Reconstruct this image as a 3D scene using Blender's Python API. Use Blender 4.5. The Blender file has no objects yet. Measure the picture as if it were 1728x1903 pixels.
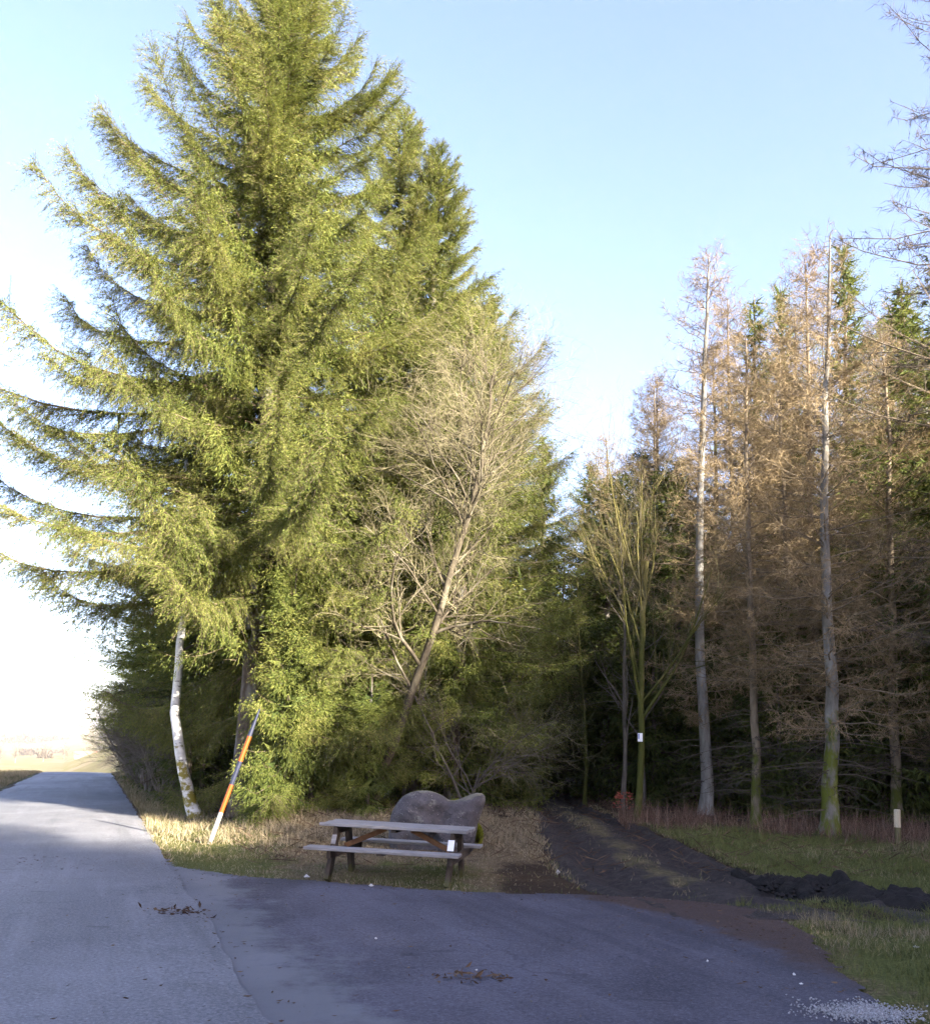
import bpy, math, random
import numpy as np
from mathutils import Vector, Matrix

# ------------------------------------------------------------------ camera, sky, sun, exposure
scene = bpy.context.scene
PITCH, ROLL, EYE = 8.32, 1.4, 1.6
camd = bpy.data.cameras.new('camera')
cam = bpy.data.objects.new('camera', camd)
scene.collection.objects.link(cam)
cam.matrix_world = (Matrix.Translation((0, 0, EYE)) @ Matrix.Rotation(math.radians(90 + PITCH), 4, 'X')
                    @ Matrix.Rotation(math.radians(ROLL), 4, 'Z'))
camd.sensor_width = 36.0
camd.lens = 1730 / 1903 * 36.0
camd.shift_y = 200.5 / 1903
camd.clip_start = 0.05
camd.clip_end = 9000
scene.camera = cam

SUN_AZ, SUN_EL = math.radians(133.8), math.radians(20.0)
world = bpy.data.worlds.new('World')
scene.world = world
world.use_nodes = True
wn = world.node_tree
bg = wn.nodes['Background']
sky = wn.nodes.new('ShaderNodeTexSky')
sky.sky_type = 'NISHITA'
sky.sun_disc = False
sky.sun_elevation = SUN_EL
sky.sun_rotation = SUN_AZ
sky.altitude = 300
sky.air_density = 1.0
sky.dust_density = 2.2
sky.ozone_density = 2.0
bg.inputs['Strength'].default_value = 0.08
wb = wn.nodes.new('ShaderNodeMix'); wb.data_type = 'RGBA'; wb.blend_type = 'MULTIPLY'
wb.inputs[0].default_value = 1.0
wb.inputs[7].default_value = (1.09, .935, 1.0, 1)          # cool, slightly magenta balance of the phone picture
wn.links.new(sky.outputs[0], wb.inputs[6])
wn.links.new(wb.outputs[2], bg.inputs['Color'])

sund = bpy.data.lights.new('sun', 'SUN')
sund.energy = 5.0
sund.angle = math.radians(0.6)
sund.color = (1.0, 0.90, 0.74)
sun = bpy.data.objects.new('sun', sund)
scene.collection.objects.link(sun)
sdir = Vector((math.sin(SUN_AZ) * math.cos(SUN_EL), math.cos(SUN_AZ) * math.cos(SUN_EL), math.sin(SUN_EL)))
sun.rotation_euler = (-sdir).to_track_quat('-Z', 'Y').to_euler()
sun.location = sdir * 60

vs = scene.view_settings
vs.view_transform = 'Standard'
vs.look = 'None'
vs.gamma = 1.0
vs.use_curve_mapping = False
vs.exposure = 3.05
scene.cycles.max_bounces = 4
scene.cycles.adaptive_threshold = 0.03
scene.cycles.diffuse_bounces = 3
scene.cycles.transmission_bounces = 4
scene.cycles.volume_bounces = 0
scene.cycles.use_denoising = True

C = scene.collection
rng = np.random.default_rng(11)

# ------------------------------------------------------------------ mesh helpers
class MB:
    """collects vertex / face arrays and links them as one mesh"""
    def __init__(self):
        self.v, self.f, self.m, self.n, self.a = [], [], [], 0, []
    def add(self, v, f, m=0, a=None):
        v = np.asarray(v, np.float32).reshape(-1, 3)
        f = np.asarray(f, np.int64)
        self.v.append(v)
        self.f.append(f + self.n)
        self.m.append(np.full(len(f), m, np.int32))
        self.a.append(np.zeros(len(v), np.float32) if a is None else np.asarray(a, np.float32))
        self.n += len(v)
    def mesh(self, name, mats, smooth=False, attr=None):
        v = np.concatenate(self.v)
        me = bpy.data.meshes.new(name)
        me.vertices.add(len(v))
        me.vertices.foreach_set('co', v.ravel())
        tot = np.concatenate([np.full(len(f), f.shape[1], np.int32) for f in self.f])
        idx = np.concatenate([f.ravel() for f in self.f]).astype(np.int32)
        st = np.concatenate([[0], np.cumsum(tot)[:-1]]).astype(np.int32)
        me.loops.add(len(idx))
        me.loops.foreach_set('vertex_index', idx)
        me.polygons.add(len(tot))
        me.polygons.foreach_set('loop_start', st)
        me.polygons.foreach_set('loop_total', tot)
        me.polygons.foreach_set('material_index', np.concatenate(self.m))
        me.polygons.foreach_set('use_smooth', np.full(len(tot), smooth, bool))
        if attr:
            at = me.attributes.new(attr, 'FLOAT', 'POINT')
            at.data.foreach_set('value', np.concatenate(self.a))
        me.update(calc_edges=True)
        for mt in mats:
            me.materials.append(mt)
        return me
    def build(self, name, mats, parent=None, smooth=False, attr=None):
        if not isinstance(mats, (list, tuple)):
            mats = [mats]
        return link(name, self.mesh(name, mats, smooth, attr), parent)

def link(name, me, parent=None):
    o = bpy.data.objects.new(name, me)
    C.objects.link(o)
    if parent is not None:
        o.parent = parent
    return o

def empty(name, loc, rz=0.0):
    o = bpy.data.objects.new(name, None)
    C.objects.link(o)
    o.location = loc
    o.rotation_euler = (0, 0, rz)
    o.empty_display_size = 0.3
    return o

def tag(o, label=None, cat=None, group=None, kind=None):
    if label: o['label'] = label
    if cat: o['category'] = cat
    if group: o['group'] = group
    if kind: o['kind'] = kind
    return o

def unit(a):
    return a / np.maximum(np.linalg.norm(a, axis=-1, keepdims=True), 1e-9)

def tubes(mb, P, R, sides=5, m=0, cap=True):
    """P (N,k,3) paths, R (N,k) radii -> tubes"""
    P = np.asarray(P, float); R = np.asarray(R, float)
    if P.ndim == 2: P, R = P[None], R[None]
    N, k, _ = P.shape
    if N == 0: return
    T = unit(np.gradient(P, axis=1))
    ref = np.where(np.abs(T[:, :1, 2:3]) > .8, [[[1., 0, 0]]], [[[0, 0, 1.]]])
    A = unit(np.cross(T, np.broadcast_to(ref, T.shape)))
    B = np.cross(T, A)
    ang = np.arange(sides) * 2 * np.pi / sides
    ring = (P[:, :, None] + R[:, :, None, None] * (A[:, :, None] * np.cos(ang)[None, None, :, None]
                                                  + B[:, :, None] * np.sin(ang)[None, None, :, None]))
    V = ring.reshape(-1, 3)
    i = np.arange(N)[:, None, None] * k * sides
    j = np.arange(k - 1)[None, :, None] * sides
    q = np.arange(sides)[None, None, :]
    q2 = (q + 1) % sides
    F = np.stack([i + j + q, i + j + q2, i + j + sides + q2, i + j + sides + q], -1).reshape(-1, 4)
    mb.add(V, F, m)

def blades(mb, base, d, ln, w, m=0, fold=0.25, mid=0.4, side=None, rg=rng, a=None):
    """folded leaf-shaped quads"""
    base = np.asarray(base, float); d = unit(np.asarray(d, float))
    n = len(base)
    if n == 0: return
    if side is None:
        side = rg.normal(size=(n, 3))
    s = unit(np.cross(d, side))
    nn = np.cross(d, s)
    ln = np.broadcast_to(ln, (n,))[:, None]; w = np.broadcast_to(w, (n,))[:, None]
    mp = base + d * ln * mid + nn * w * fold
    V = np.stack([base, mp + s * w * .5, base + d * ln, mp - s * w * .5], 1)
    F = np.arange(n * 4).reshape(n, 4)
    mb.add(V, F, m, None if a is None else np.repeat(a, 4))

def spikes(mb, base, d, ln, w, m=0, rg=rng, a=None):
    """single tapering triangles: needle shoots, twig ends, grass"""
    base = np.asarray(base, float); d = unit(np.asarray(d, float))
    n = len(base)
    if n == 0: return
    s = unit(np.cross(d, rg.normal(size=(n, 3))))
    ln = np.broadcast_to(ln, (n,))[:, None]; w = np.broadcast_to(w, (n,))[:, None]
    V = np.stack([base + s * w * .5, base + d * ln, base - s * w * .5], 1)
    mb.add(V, np.arange(n * 3).reshape(n, 3), m, None if a is None else np.repeat(a, 3))

def box(mb, cx, cy, cz, sx, sy, sz, M=None, m=0):
    v = np.array([[x, y, z] for x in (-.5, .5) for y in (-.5, .5) for z in (-.5, .5)]) * [sx, sy, sz]
    if M is not None: v = v @ np.asarray(M).T
    f = [[0, 1, 3, 2], [4, 6, 7, 5], [0, 4, 5, 1], [2, 3, 7, 6], [0, 2, 6, 4], [1, 5, 7, 3]]
    mb.add(v + [cx, cy, cz], f, m)

_perm = np.random.default_rng(3).random((256, 256))
def vnoise(x, y):
    x = np.asarray(x, float); y = np.asarray(y, float)
    xi = np.floor(x).astype(int); yi = np.floor(y).astype(int)
    fx = x - xi; fy = y - yi
    fx = fx * fx * (3 - 2 * fx); fy = fy * fy * (3 - 2 * fy)
    g = lambda i, j: _perm[i & 255, j & 255]
    return ((g(xi, yi) * (1 - fx) + g(xi + 1, yi) * fx) * (1 - fy)
            + (g(xi, yi + 1) * (1 - fx) + g(xi + 1, yi + 1) * fx) * fy)
def fbm(x, y, o=4):
    s = 0; a = .5
    for i in range(o):
        s = s + a * vnoise(x * 2 ** i + 17 * i, y * 2 ** i + 5 * i); a *= .5
    return s
def ss(a, b, x):
    t = np.clip((np.asarray(x, float) - a) / (b - a), 0, 1)
    return t * t * (3 - 2 * t)

# ------------------------------------------------------------------ lie of the land
R0 = np.array([-4.26, 13.92]); RU = np.array([-.3633, .9317]); RN = np.array([.9317, .3633])
ROAD_W = 4.1
def road_xy(x, y):
    x = np.asarray(x, float); y = np.asarray(y, float)
    return RN[0] * (x - R0[0]) + RN[1] * (y - R0[1]), RU[0] * (x - R0[0]) + RU[1] * (y - R0[1])
TRACK = np.array([[3.5, 9.6], [3.25, 11], [3.0, 12.5], [2.75, 14.5], [2.55, 17], [2.4, 20], [2.4, 24], [2.7, 29], [2.6, 34], [1.4, 40], [-1.5, 46]])
def track_x(y):
    return np.interp(y, TRACK[:, 1], TRACK[:, 0])
def track_hw(y):
    return np.interp(y, [9.6, 11, 13, 16, 20, 46], [1.25, 1.15, 1.3, 1.1, .75, .75])
def crest(s):
    t = np.maximum(s - 45, 0)
    return -np.where(t < 18, .002 * t * t, .648 + .072 * np.minimum(t - 18, 60) + .004 * np.clip(t - 78, 0, 700))
def height(x, y, detail=True):
    x = np.asarray(x, float); y = np.asarray(y, float)
    dr, s = road_xy(x, y)
    far = np.hypot(x, y)
    z = .40 * ss(12.5, 19.5, y) * ss(.35, 3.2, dr)
    z = z + crest(s) * (1 - ss(2, 9, dr))
    z = z + 7.0 * ss(48, 100, y) * ss(6, 16, dr)                         # added rise behind the spruces, keeps sky light out between the trunks
    z = z + 75 * ss(900, 3200, far) * (0.55 + .9 * vnoise(x / 900 + 3.3, y / 900 + 1.7)) * (1 - ss(0, 40, dr) * .3)
    if detail:
        rough = ss(.3, 1.5, dr) * ss(11.5, 13.5, y + .25 * x) + ss(.4, 1.5, -dr - ROAD_W) + ss(3.3, 4.2, x) * (1 - ss(.2, .8, np.abs(x - track_x(y)) * -1 + .8))
        rough = np.clip(rough, 0, 1)
        z = z + rough * (.10 * (fbm(x * 1.1, y * 1.1) - .47) + .04 * (vnoise(x * 4, y * 4) - .5))
    # a shallow ditch along the wood
    z = z - .28 * np.exp(-((dr - 1.6) / .7) ** 2) * ss(20, 27, y) * (1 - ss(2, 9, s - 40) * .5)
    # the track is worn in
    td = np.abs(x - track_x(y)) / track_hw(y)
    z = z - .06 * (1 - ss(.8, 1.35, td)) * ss(10.8, 12, y) * (1 - ss(45, 48, y))
    return z

# apron outline (metres), junction of road and forest track
APRON = np.array([[-6.0, 17.5], [-4.25, 13.95], [-3.85, 13.1], [-3.2, 12.55], [-2.5, 12.22], [-1.71, 11.98], [-1.0, 11.72], [-.34, 11.45], [.3, 11.36],
                  [.8, 11.32], [1.45, 11.4], [2.2, 11.25], [2.9, 10.95], [3.3, 10.5], [3.42, 9.7], [3.25, 8.5], [3.0, 7.5], [2.86, 6.4],
                  [2.9, 5.2], [3.2, 3.6], [4.2, 1.0], [5.6, -1.5], [7.5, -4.5], [9.8, -9], [7.0, -11.5], [2.4, -7.0], [-1.0, 3]])
def in_poly(x, y, poly):
    x = np.asarray(x); y = np.asarray(y)
    c = np.zeros(x.shape, bool)
    j = len(poly) - 1
    for i in range(len(poly)):
        xi, yi = poly[i]; xj, yj = poly[j]
        c ^= ((yi > y) != (yj > y)) & (x < (xj - xi) * (y - yi) / (yj - yi + 1e-12) + xi)
        j = i
    return c
def on_road(x, y, pad=0.0):
    dr, s = road_xy(x, y)
    return (dr < pad) & (dr > -ROAD_W - pad)

# ------------------------------------------------------------------ materials
def new_mat(name):
    m = bpy.data.materials.new(name)
    m.use_nodes = True
    nt = m.node_tree
    p = nt.nodes['Principled BSDF']
    return m, nt, p
def N_(nt, typ, **kw):
    n = nt.nodes.new(typ)
    for k, v in kw.items():
        if k in n.inputs: n.inputs[k].default_value = v
        else: setattr(n, k, v)
    return n
def ramp(nt, fac, stops):
    r = nt.nodes.new('ShaderNodeValToRGB')
    e = r.color_ramp.elements
    while len(e) < len(stops): e.new(.5)
    for el, (p, c) in zip(e, stops):
        el.position = p; el.color = (*c, 1)
    nt.links.new(fac, r.inputs['Fac'])
    return r.outputs['Color']
def noise(nt, scale, detail=4, rough=.55, vec=None, dist=0.0):
    n = N_(nt, 'ShaderNodeTexNoise', Scale=scale, Detail=detail, Roughness=rough, Distortion=dist)
    if vec is not None: nt.links.new(vec, n.inputs['Vector'])
    return n.outputs['Fac']
def obj_co(nt, sc=(1, 1, 1)):
    t = nt.nodes.new('ShaderNodeTexCoord')
    mp = nt.nodes.new('ShaderNodeMapping')
    mp.inputs['Scale'].default_value = sc
    nt.links.new(t.outputs['Object'], mp.inputs['Vector'])
    return mp.outputs['Vector']
def world_co(nt, sc=(1, 1, 1)):
    t = nt.nodes.new('ShaderNodeNewGeometry')
    mp = nt.nodes.new('ShaderNodeMapping')
    mp.inputs['Scale'].default_value = sc
    nt.links.new(t.outputs['Position'], mp.inputs['Vector'])
    return mp.outputs['Vector']
def mix(nt, f, a, b):
    n = nt.nodes.new('ShaderNodeMix'); n.data_type = 'RGBA'
    for sock, val in ((n.inputs[0], f), (n.inputs[6], a), (n.inputs[7], b)):
        if isinstance(val, (int, float)): sock.default_value = val
        elif isinstance(val, tuple): sock.default_value = (*val, 1)
        else: nt.links.new(val, sock)
    return n.outputs[2]
def math_(nt, op, a, b=0.0, clamp=False):
    n = nt.nodes.new('ShaderNodeMath'); n.operation = op; n.use_clamp = clamp
    for i, val in enumerate((a, b)):
        if isinstance(val, (int, float)): n.inputs[i].default_value = val
        else: nt.links.new(val, n.inputs[i])
    return n.outputs[0]
def smooth(nt, v, a, b):
    n = nt.nodes.new('ShaderNodeMapRange'); n.interpolation_type = 'SMOOTHSTEP'
    nt.links.new(v, n.inputs[0]); n.inputs[1].default_value = a; n.inputs[2].default_value = b
    return n.outputs[0]
def bump(nt, p, hgt, strength=.4, dist=.02):
    b = N_(nt, 'ShaderNodeBump', Strength=strength, Distance=dist)
    nt.links.new(hgt, b.inputs['Height'])
    nt.links.new(b.outputs[0], p.inputs['Normal'])
def island(nt):
    return nt.nodes.new('ShaderNodeNewGeometry').outputs['Random Per Island']
def setc(nt, p, col, rough=.8, spec=.3):
    if isinstance(col, tuple): p.inputs['Base Color'].default_value = (*col, 1)
    else: nt.links.new(col, p.inputs['Base Color'])
    p.inputs['Roughness'].default_value = rough
    p.inputs['Specular IOR Level'].default_value = spec

def leaf_mat(name, stops, trans=.25, rough=.75, spec=.10, tcol=(1.25, 1.2, .8)):
    m, nt, p = new_mat(name)
    isl = island(nt)
    big = noise(nt, .9, 3, .5, world_co(nt))
    f = math_(nt, 'ADD', math_(nt, 'MULTIPLY', isl, .55), math_(nt, 'MULTIPLY', math_(nt, 'SUBTRACT', big, .28), 1.05), True)
    col = ramp(nt, f, stops)
    setc(nt, p, col, rough, spec)
    tr = nt.nodes.new('ShaderNodeBsdfTranslucent')
    hs = nt.nodes.new('ShaderNodeMix'); hs.data_type = 'RGBA'; hs.blend_type = 'MULTIPLY'
    hs.inputs[0].default_value = 1
    nt.links.new(col, hs.inputs[6]); hs.inputs[7].default_value = (*tcol, 1)
    nt.links.new(hs.outputs[2], tr.inputs['Color'])
    mx = nt.nodes.new('ShaderNodeMixShader'); mx.inputs[0].default_value = trans
    nt.links.new(p.outputs[0], mx.inputs[1]); nt.links.new(tr.outputs[0], mx.inputs[2])
    nt.links.new(mx.outputs[0], nt.nodes['Material Output'].inputs['Surface'])
    return m

def bark_mat(name, c1, c2, c3=None, scale=6, stretch=.25, moss=None, mossz=(0, 2), bumpd=.02, mossamt=.5):
    m, nt, p = new_mat(name)
    co = obj_co(nt, (1, 1, stretch))
    n1 = noise(nt, scale, 6, .65, co)
    n2 = noise(nt, scale * .35, 3, .5, co)
    col = ramp(nt, n1, [(.3, c1), (.7, c2)])
    if c3: col = mix(nt, smooth(nt, n2, .5, .66), col, c3)
    if moss:
        sx = nt.nodes.new('ShaderNodeSeparateXYZ')
        nt.links.new(obj_co(nt), sx.inputs[0])
        zf = math_(nt, 'SUBTRACT', 1.0, smooth(nt, sx.outputs[2], *mossz))
        f = smooth(nt, math_(nt, 'ADD', math_(nt, 'MULTIPLY', zf, mossamt), noise(nt, 5, 4, .6, obj_co(nt, (1, 1, .5)))), .78, .95)
        col = mix(nt, f, col, moss)
    setc(nt, p, col, .9, .15)
    bump(nt, p, n1, .8, bumpd)
    return m

M = {}
M['needle'] = leaf_mat('spruce_needles', [(0, (.038, .056, .016)), (.4, (.108, .135, .032)), (.75, (.190, .200, .054)), (1, (.27, .245, .098))], .34)
M['needle_shaded'] = leaf_mat('spruce_needles_shaded', [(0, (.030, .048, .016)), (.5, (.060, .080, .020)), (1, (.12, .125, .034))], .28)  # darker copy of the needles, the wood's shade put into the colour
M['larch_twig'] = leaf_mat('larch_twigs', [(0, (.105, .077, .043)), (.5, (.23, .172, .10)), (1, (.36, .28, .172))], .14)
M['lichen_twig'] = leaf_mat('lichen_twigs', [(0, (.10, .088, .05)), (.5, (.19, .167, .098)), (1, (.28, .25, .165))], .05)
M['grey_twig'] = leaf_mat('grey_twigs', [(0, (.04, .033, .028)), (.5, (.075, .062, .05)), (1, (.13, .11, .088))], .05)
M['moss_twig'] = leaf_mat('mossy_twigs', [(0, (.065, .056, .03)), (.5, (.12, .102, .05)), (1, (.18, .155, .08))], .05)
M['spruce_bark'] = bark_mat('spruce_bark', (.045, .034, .026), (.13, .105, .085), (.17, .165, .15), 9, .4)
M['spruce_branch'] = bark_mat('spruce_branch', (.06, .045, .03), (.15, .115, .08), None, 9, .6)
M['spruce_branch_shaded'] = bark_mat('spruce_branch_shaded', (.022, .017, .013), (.06, .047, .036), None, 9, .6)  # darker branch copy, shade round the track mouth put into its colour
M['larch_bark'] = bark_mat('larch_bark', (.09, .082, .07), (.21, .195, .17), (.25, .25, .23), 10, .3, (.10, .115, .02), (1.2, 3.4), .03, .42)
M['larch_bark_clean'] = bark_mat('pale_larch_bark', (.12, .115, .105), (.25, .24, .225), (.29, .29, .28), 10, .3, (.16, .13, .08), (0, 1.3), .03, .3)
M['larch_bark_warm'] = bark_mat('warm_larch_bark', (.10, .08, .057), (.23, .185, .13), None, 10, .3, (.08, .09, .02), (.5, 3), .03, .45)
M['moss_bark'] = bark_mat('mossy_bark', (.065, .06, .022), (.155, .138, .045), (.11, .10, .06), 7, .4, (.055, .06, .014), (2, 8), .02, .5)
M['lichen_bark'] = bark_mat('lichen_bark', (.035, .028, .022), (.095, .08, .055), (.15, .135, .10), 8, .4)
M['grey_bark'] = bark_mat('grey_bark', (.07, .06, .05), (.18, .16, .135), None, 8, .4)
M['dead_wood'] = bark_mat('dead_wood', (.10, .08, .06), (.22, .18, .14), None, 8, .4)

# birch
m, nt, p = new_mat('birch_bark')
co = obj_co(nt, (1.0, 1.0, 5.0))
b1 = noise(nt, 2.6, 5, .7, co, .4)
dark = smooth(nt, b1, .60, .66)
col = mix(nt, dark, ramp(nt, noise(nt, 12, 4, .6, obj_co(nt)), [(.3, (.50, .50, .49)), (.7, (.70, .70, .69))]), (.035, .03, .028))
sx = nt.nodes.new('ShaderNodeSeparateXYZ'); nt.links.new(obj_co(nt), sx.inputs[0])
low = math_(nt, 'SUBTRACT', 1.0, smooth(nt, sx.outputs[2], .3, 2.9))
f = smooth(nt, math_(nt, 'ADD', math_(nt, 'MULTIPLY', low, .34), noise(nt, 4.5, 4, .6, obj_co(nt))), .74, .86)
col = mix(nt, f, col, (.19, .16, .025))
setc(nt, p, col, .7, .3)
bump(nt, p, b1, .5, .015)
M['birch'] = m

# ground sheet: mixes litter, dry grass, green turf and plough by the painted zone weights
m, nt, p = new_mat('ground')
za = nt.nodes.new('ShaderNodeAttribute'); za.attribute_name = 'zone'
sz = nt.nodes.new('ShaderNodeSeparateColor'); nt.links.new(za.outputs['Color'], sz.inputs[0])
wc = world_co(nt)
n_f = noise(nt, 22, 6, .7, wc); n_m = noise(nt, 2.2, 5, .6, wc); n_c = noise(nt, .05, 4, .5, wc)
litter = ramp(nt, n_f, [(.3, (.018, .013, .009)), (.55, (.05, .034, .022)), (.75, (.11, .075, .045))])
dry = ramp(nt, n_f, [(.3, (.07, .05, .028)), (.5, (.14, .105, .06)), (.75, (.23, .18, .11))])
green = ramp(nt, n_f, [(.3, (.035, .042, .012)), (.5, (.085, .095, .025)), (.75, (.17, .16, .06))])
def edge(ch):
    return smooth(nt, math_(nt, 'ADD', ch, math_(nt, 'MULTIPLY', math_(nt, 'SUBTRACT', n_m, .5), .9)), .35, .65)
col = mix(nt, edge(sz.outputs[1]), litter, dry)
col = mix(nt, edge(sz.outputs[0]), col, green)
field = ramp(nt, n_c, [(.35, (.19, .16, .085)), (.5, (.17, .155, .07)), (.62, (.22, .18, .11))])
col = mix(nt, sz.outputs[2], col, field)
setc(nt, p, col, .95, .1)
bump(nt, p, n_f, .9, .05)
M['ground'] = m

def asphalt(name, c1, c2, needle, wet):
    m, nt, p = new_mat(name)
    wc = world_co(nt)
    fine = noise(nt, 140, 3, .7, wc)
    med = noise(nt, 1.1, 6, .62, wc, .3)
    big = noise(nt, .32, 4, .5, world_co(nt, (1, .55, 1)), .6)
    f = math_(nt, 'ADD', math_(nt, 'MULTIPLY', big, .65), math_(nt, 'MULTIPLY', med, .35))
    col = ramp(nt, f, [(.42, c1), (.57, c2)])
    col = mix(nt, math_(nt, 'MULTIPLY', smooth(nt, fine, .52, .75), .45), col, tuple(min(1, x * 2.1) for x in c2))
    agg = noise(nt, 38, 5, .75, wc)
    col = mix(nt, math_(nt, 'MULTIPLY', smooth(nt, agg, .50, .68), .42), col, tuple(min(1, x * 1.9) for x in c2))
    col = mix(nt, math_(nt, 'MULTIPLY', smooth(nt, agg, .50, .34), .5), col, tuple(x * .4 for x in c1))
    # dark damp blotches and fine cracks
    blot = smooth(nt, noise(nt, 3.1, 5, .65, world_co(nt, (.6, 1.3, 1)), .5), .60, .72)
    col = mix(nt, math_(nt, 'MULTIPLY', blot, .55), col, tuple(x * .45 for x in c1))
    vor = N_(nt, 'ShaderNodeTexVoronoi', Scale=.55); vor.feature = 'DISTANCE_TO_EDGE'
    wv = nt.nodes.new('ShaderNodeVectorMath'); wv.operation = 'ADD'
    nz = N_(nt, 'ShaderNodeTexNoise', Scale=1.4, Detail=4); nt.links.new(wc, nz.inputs['Vector'])
    nt.links.new(wc, wv.inputs[0]); nt.links.new(nz.outputs['Color'], wv.inputs[1]); nt.links.new(wv.outputs[0], vor.inputs['Vector'])
    crack = math_(nt, 'SUBTRACT', 1.0, smooth(nt, vor.outputs['Distance'], .003, .012))
    tc = nt.nodes.new('ShaderNodeNewGeometry'); mpr = nt.nodes.new('ShaderNodeMapping'); mpr.vector_type = 'TEXTURE'
    mpr.inputs['Rotation'].default_value = (0, 0, math.radians(21.3)); mpr.inputs['Scale'].default_value = (.42, 6.0, 1)
    nt.links.new(tc.outputs['Position'], mpr.inputs['Vector'])
    tyre = noise(nt, 1.0, 5, .6, mpr.outputs['Vector'])
    col = mix(nt, math_(nt, 'MULTIPLY', smooth(nt, tyre, .52, .70), .38), col, tuple(x * .62 for x in c1))
    col = mix(nt, math_(nt, 'MULTIPLY', smooth(nt, tyre, .46, .32), .30), col, tuple(min(1, x * 1.35) for x in c2))
    col = mix(nt, math_(nt, 'MULTIPLY', crack, math_(nt, 'MULTIPLY', smooth(nt, big, .48, .58), .38)), col, tuple(x * .4 for x in c1))
    if needle:
        at = nt.nodes.new('ShaderNodeAttribute'); at.attribute_name = 'litter'
        nf = math_(nt, 'ADD', math_(nt, 'MULTIPLY', at.outputs['Fac'], .75), math_(nt, 'MULTIPLY', noise(nt, 2.4, 6, .7, wc), .6))
        col = mix(nt, smooth(nt, nf, .62, .86), col, ramp(nt, noise(nt, 45, 4, .7, wc), [(.35, (.040, .029, .027)), (.7, (.095, .066, .056))]))
    if needle:
        a2 = nt.nodes.new('ShaderNodeAttribute'); a2.attribute_name = 'worn'
        wf = math_(nt, 'ADD', a2.outputs['Fac'], math_(nt, 'MULTIPLY', math_(nt, 'SUBTRACT', noise(nt, 1.6, 6, .7, wc), .5), 2.2))
        col = mix(nt, math_(nt, 'MULTIPLY', smooth(nt, wf, .30, .85), .95), col, ramp(nt, f, [(.38, (.115, .117, .129)), (.62, (.178, .18, .195))]))
    setc(nt, p, col, .8, .12)
    nt.links.new(ramp(nt, med, [(.35, (wet, wet, wet)), (.7, (.85, .85, .85))]), p.inputs['Roughness'])
    bump(nt, p, math_(nt, 'ADD', fine, agg), .6, .010)
    return m
M['road'] = asphalt('road_asphalt', (.125, .128, .141), (.190, .193, .209), False, .66)
M['apron'] = asphalt('apron_asphalt', (.056, .054, .068), (.100, .096, .118), True, .7)
M['seam'] = asphalt('seam_asphalt', (.15, .148, .145), (.22, .215, .21), False, .6)

m, nt, p = new_mat('track_mud')
wc = world_co(nt)
ta = nt.nodes.new('ShaderNodeAttribute'); ta.attribute_name = 'grassy'
n1 = noise(nt, 9, 7, .7, wc); n2 = noise(nt, 2.0, 4, .6, wc)
n1 = math_(nt, 'ADD', math_(nt, 'MULTIPLY', n1, .6), math_(nt, 'MULTIPLY', noise(nt, 34, 5, .75, wc), .4))
col = ramp(nt, n1, [(.36, (.009, .008, .008)), (.5, (.028, .022, .021)), (.64, (.065, .05, .043))])
gcol = ramp(nt, n1, [(.38, (.035, .032, .012)), (.5, (.085, .07, .032)), (.64, (.16, .125, .065))])
col = mix(nt, smooth(nt, math_(nt, 'ADD', ta.outputs['Fac'], math_(nt, 'MULTIPLY', math_(nt, 'SUBTRACT', n2, .5), 1.0)), .4, .7), col, gcol)
setc(nt, p, col, .85, .3)
bump(nt, p, n1, 1.0, .05)
M['track'] = m

m, nt, p = new_mat('wet_mud')
n1 = noise(nt, 7, 7, .7, obj_co(nt))
setc(nt, p, ramp(nt, n1, [(.3, (.006, .0055, .0055)), (.6, (.017, .0145, .014)), (.85, (.042, .034, .030))]), .8, .2)
bump(nt, p, n1, 1.0, .06)
M['mud'] = m

def grass_mat(name, green, drys):
    m, nt, p = new_mat(name)
    at = nt.nodes.new('ShaderNodeAttribute'); at.attribute_name = 'tone'
    isl = island(nt)
    col = mix(nt, smooth(nt, math_(nt, 'ADD', at.outputs['Fac'], math_(nt, 'MULTIPLY', math_(nt, 'SUBTRACT', isl, .5), .7)), .3, .7),
              ramp(nt, isl, green), ramp(nt, isl, drys))
    setc(nt, p, col, .75, .2)
    return m
M['grass'] = grass_mat('verge_grass', [(0, (.055, .062, .016)), (1, (.12, .122, .036))], [(0, (.115, .088, .052)), (.5, (.20, .16, .10)), (1, (.30, .25, .168))])
M['lawn'] = grass_mat('shaded_grass', [(0, (.055, .068, .018)), (1, (.135, .14, .045))], [(0, (.12, .095, .05)), (1, (.26, .21, .13))])
M['rusty'] = grass_mat('rusty_stems', [(0, (.07, .038, .026)), (1, (.15, .085, .058))], [(0, (.10, .06, .04)), (1, (.24, .165, .12))])

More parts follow.
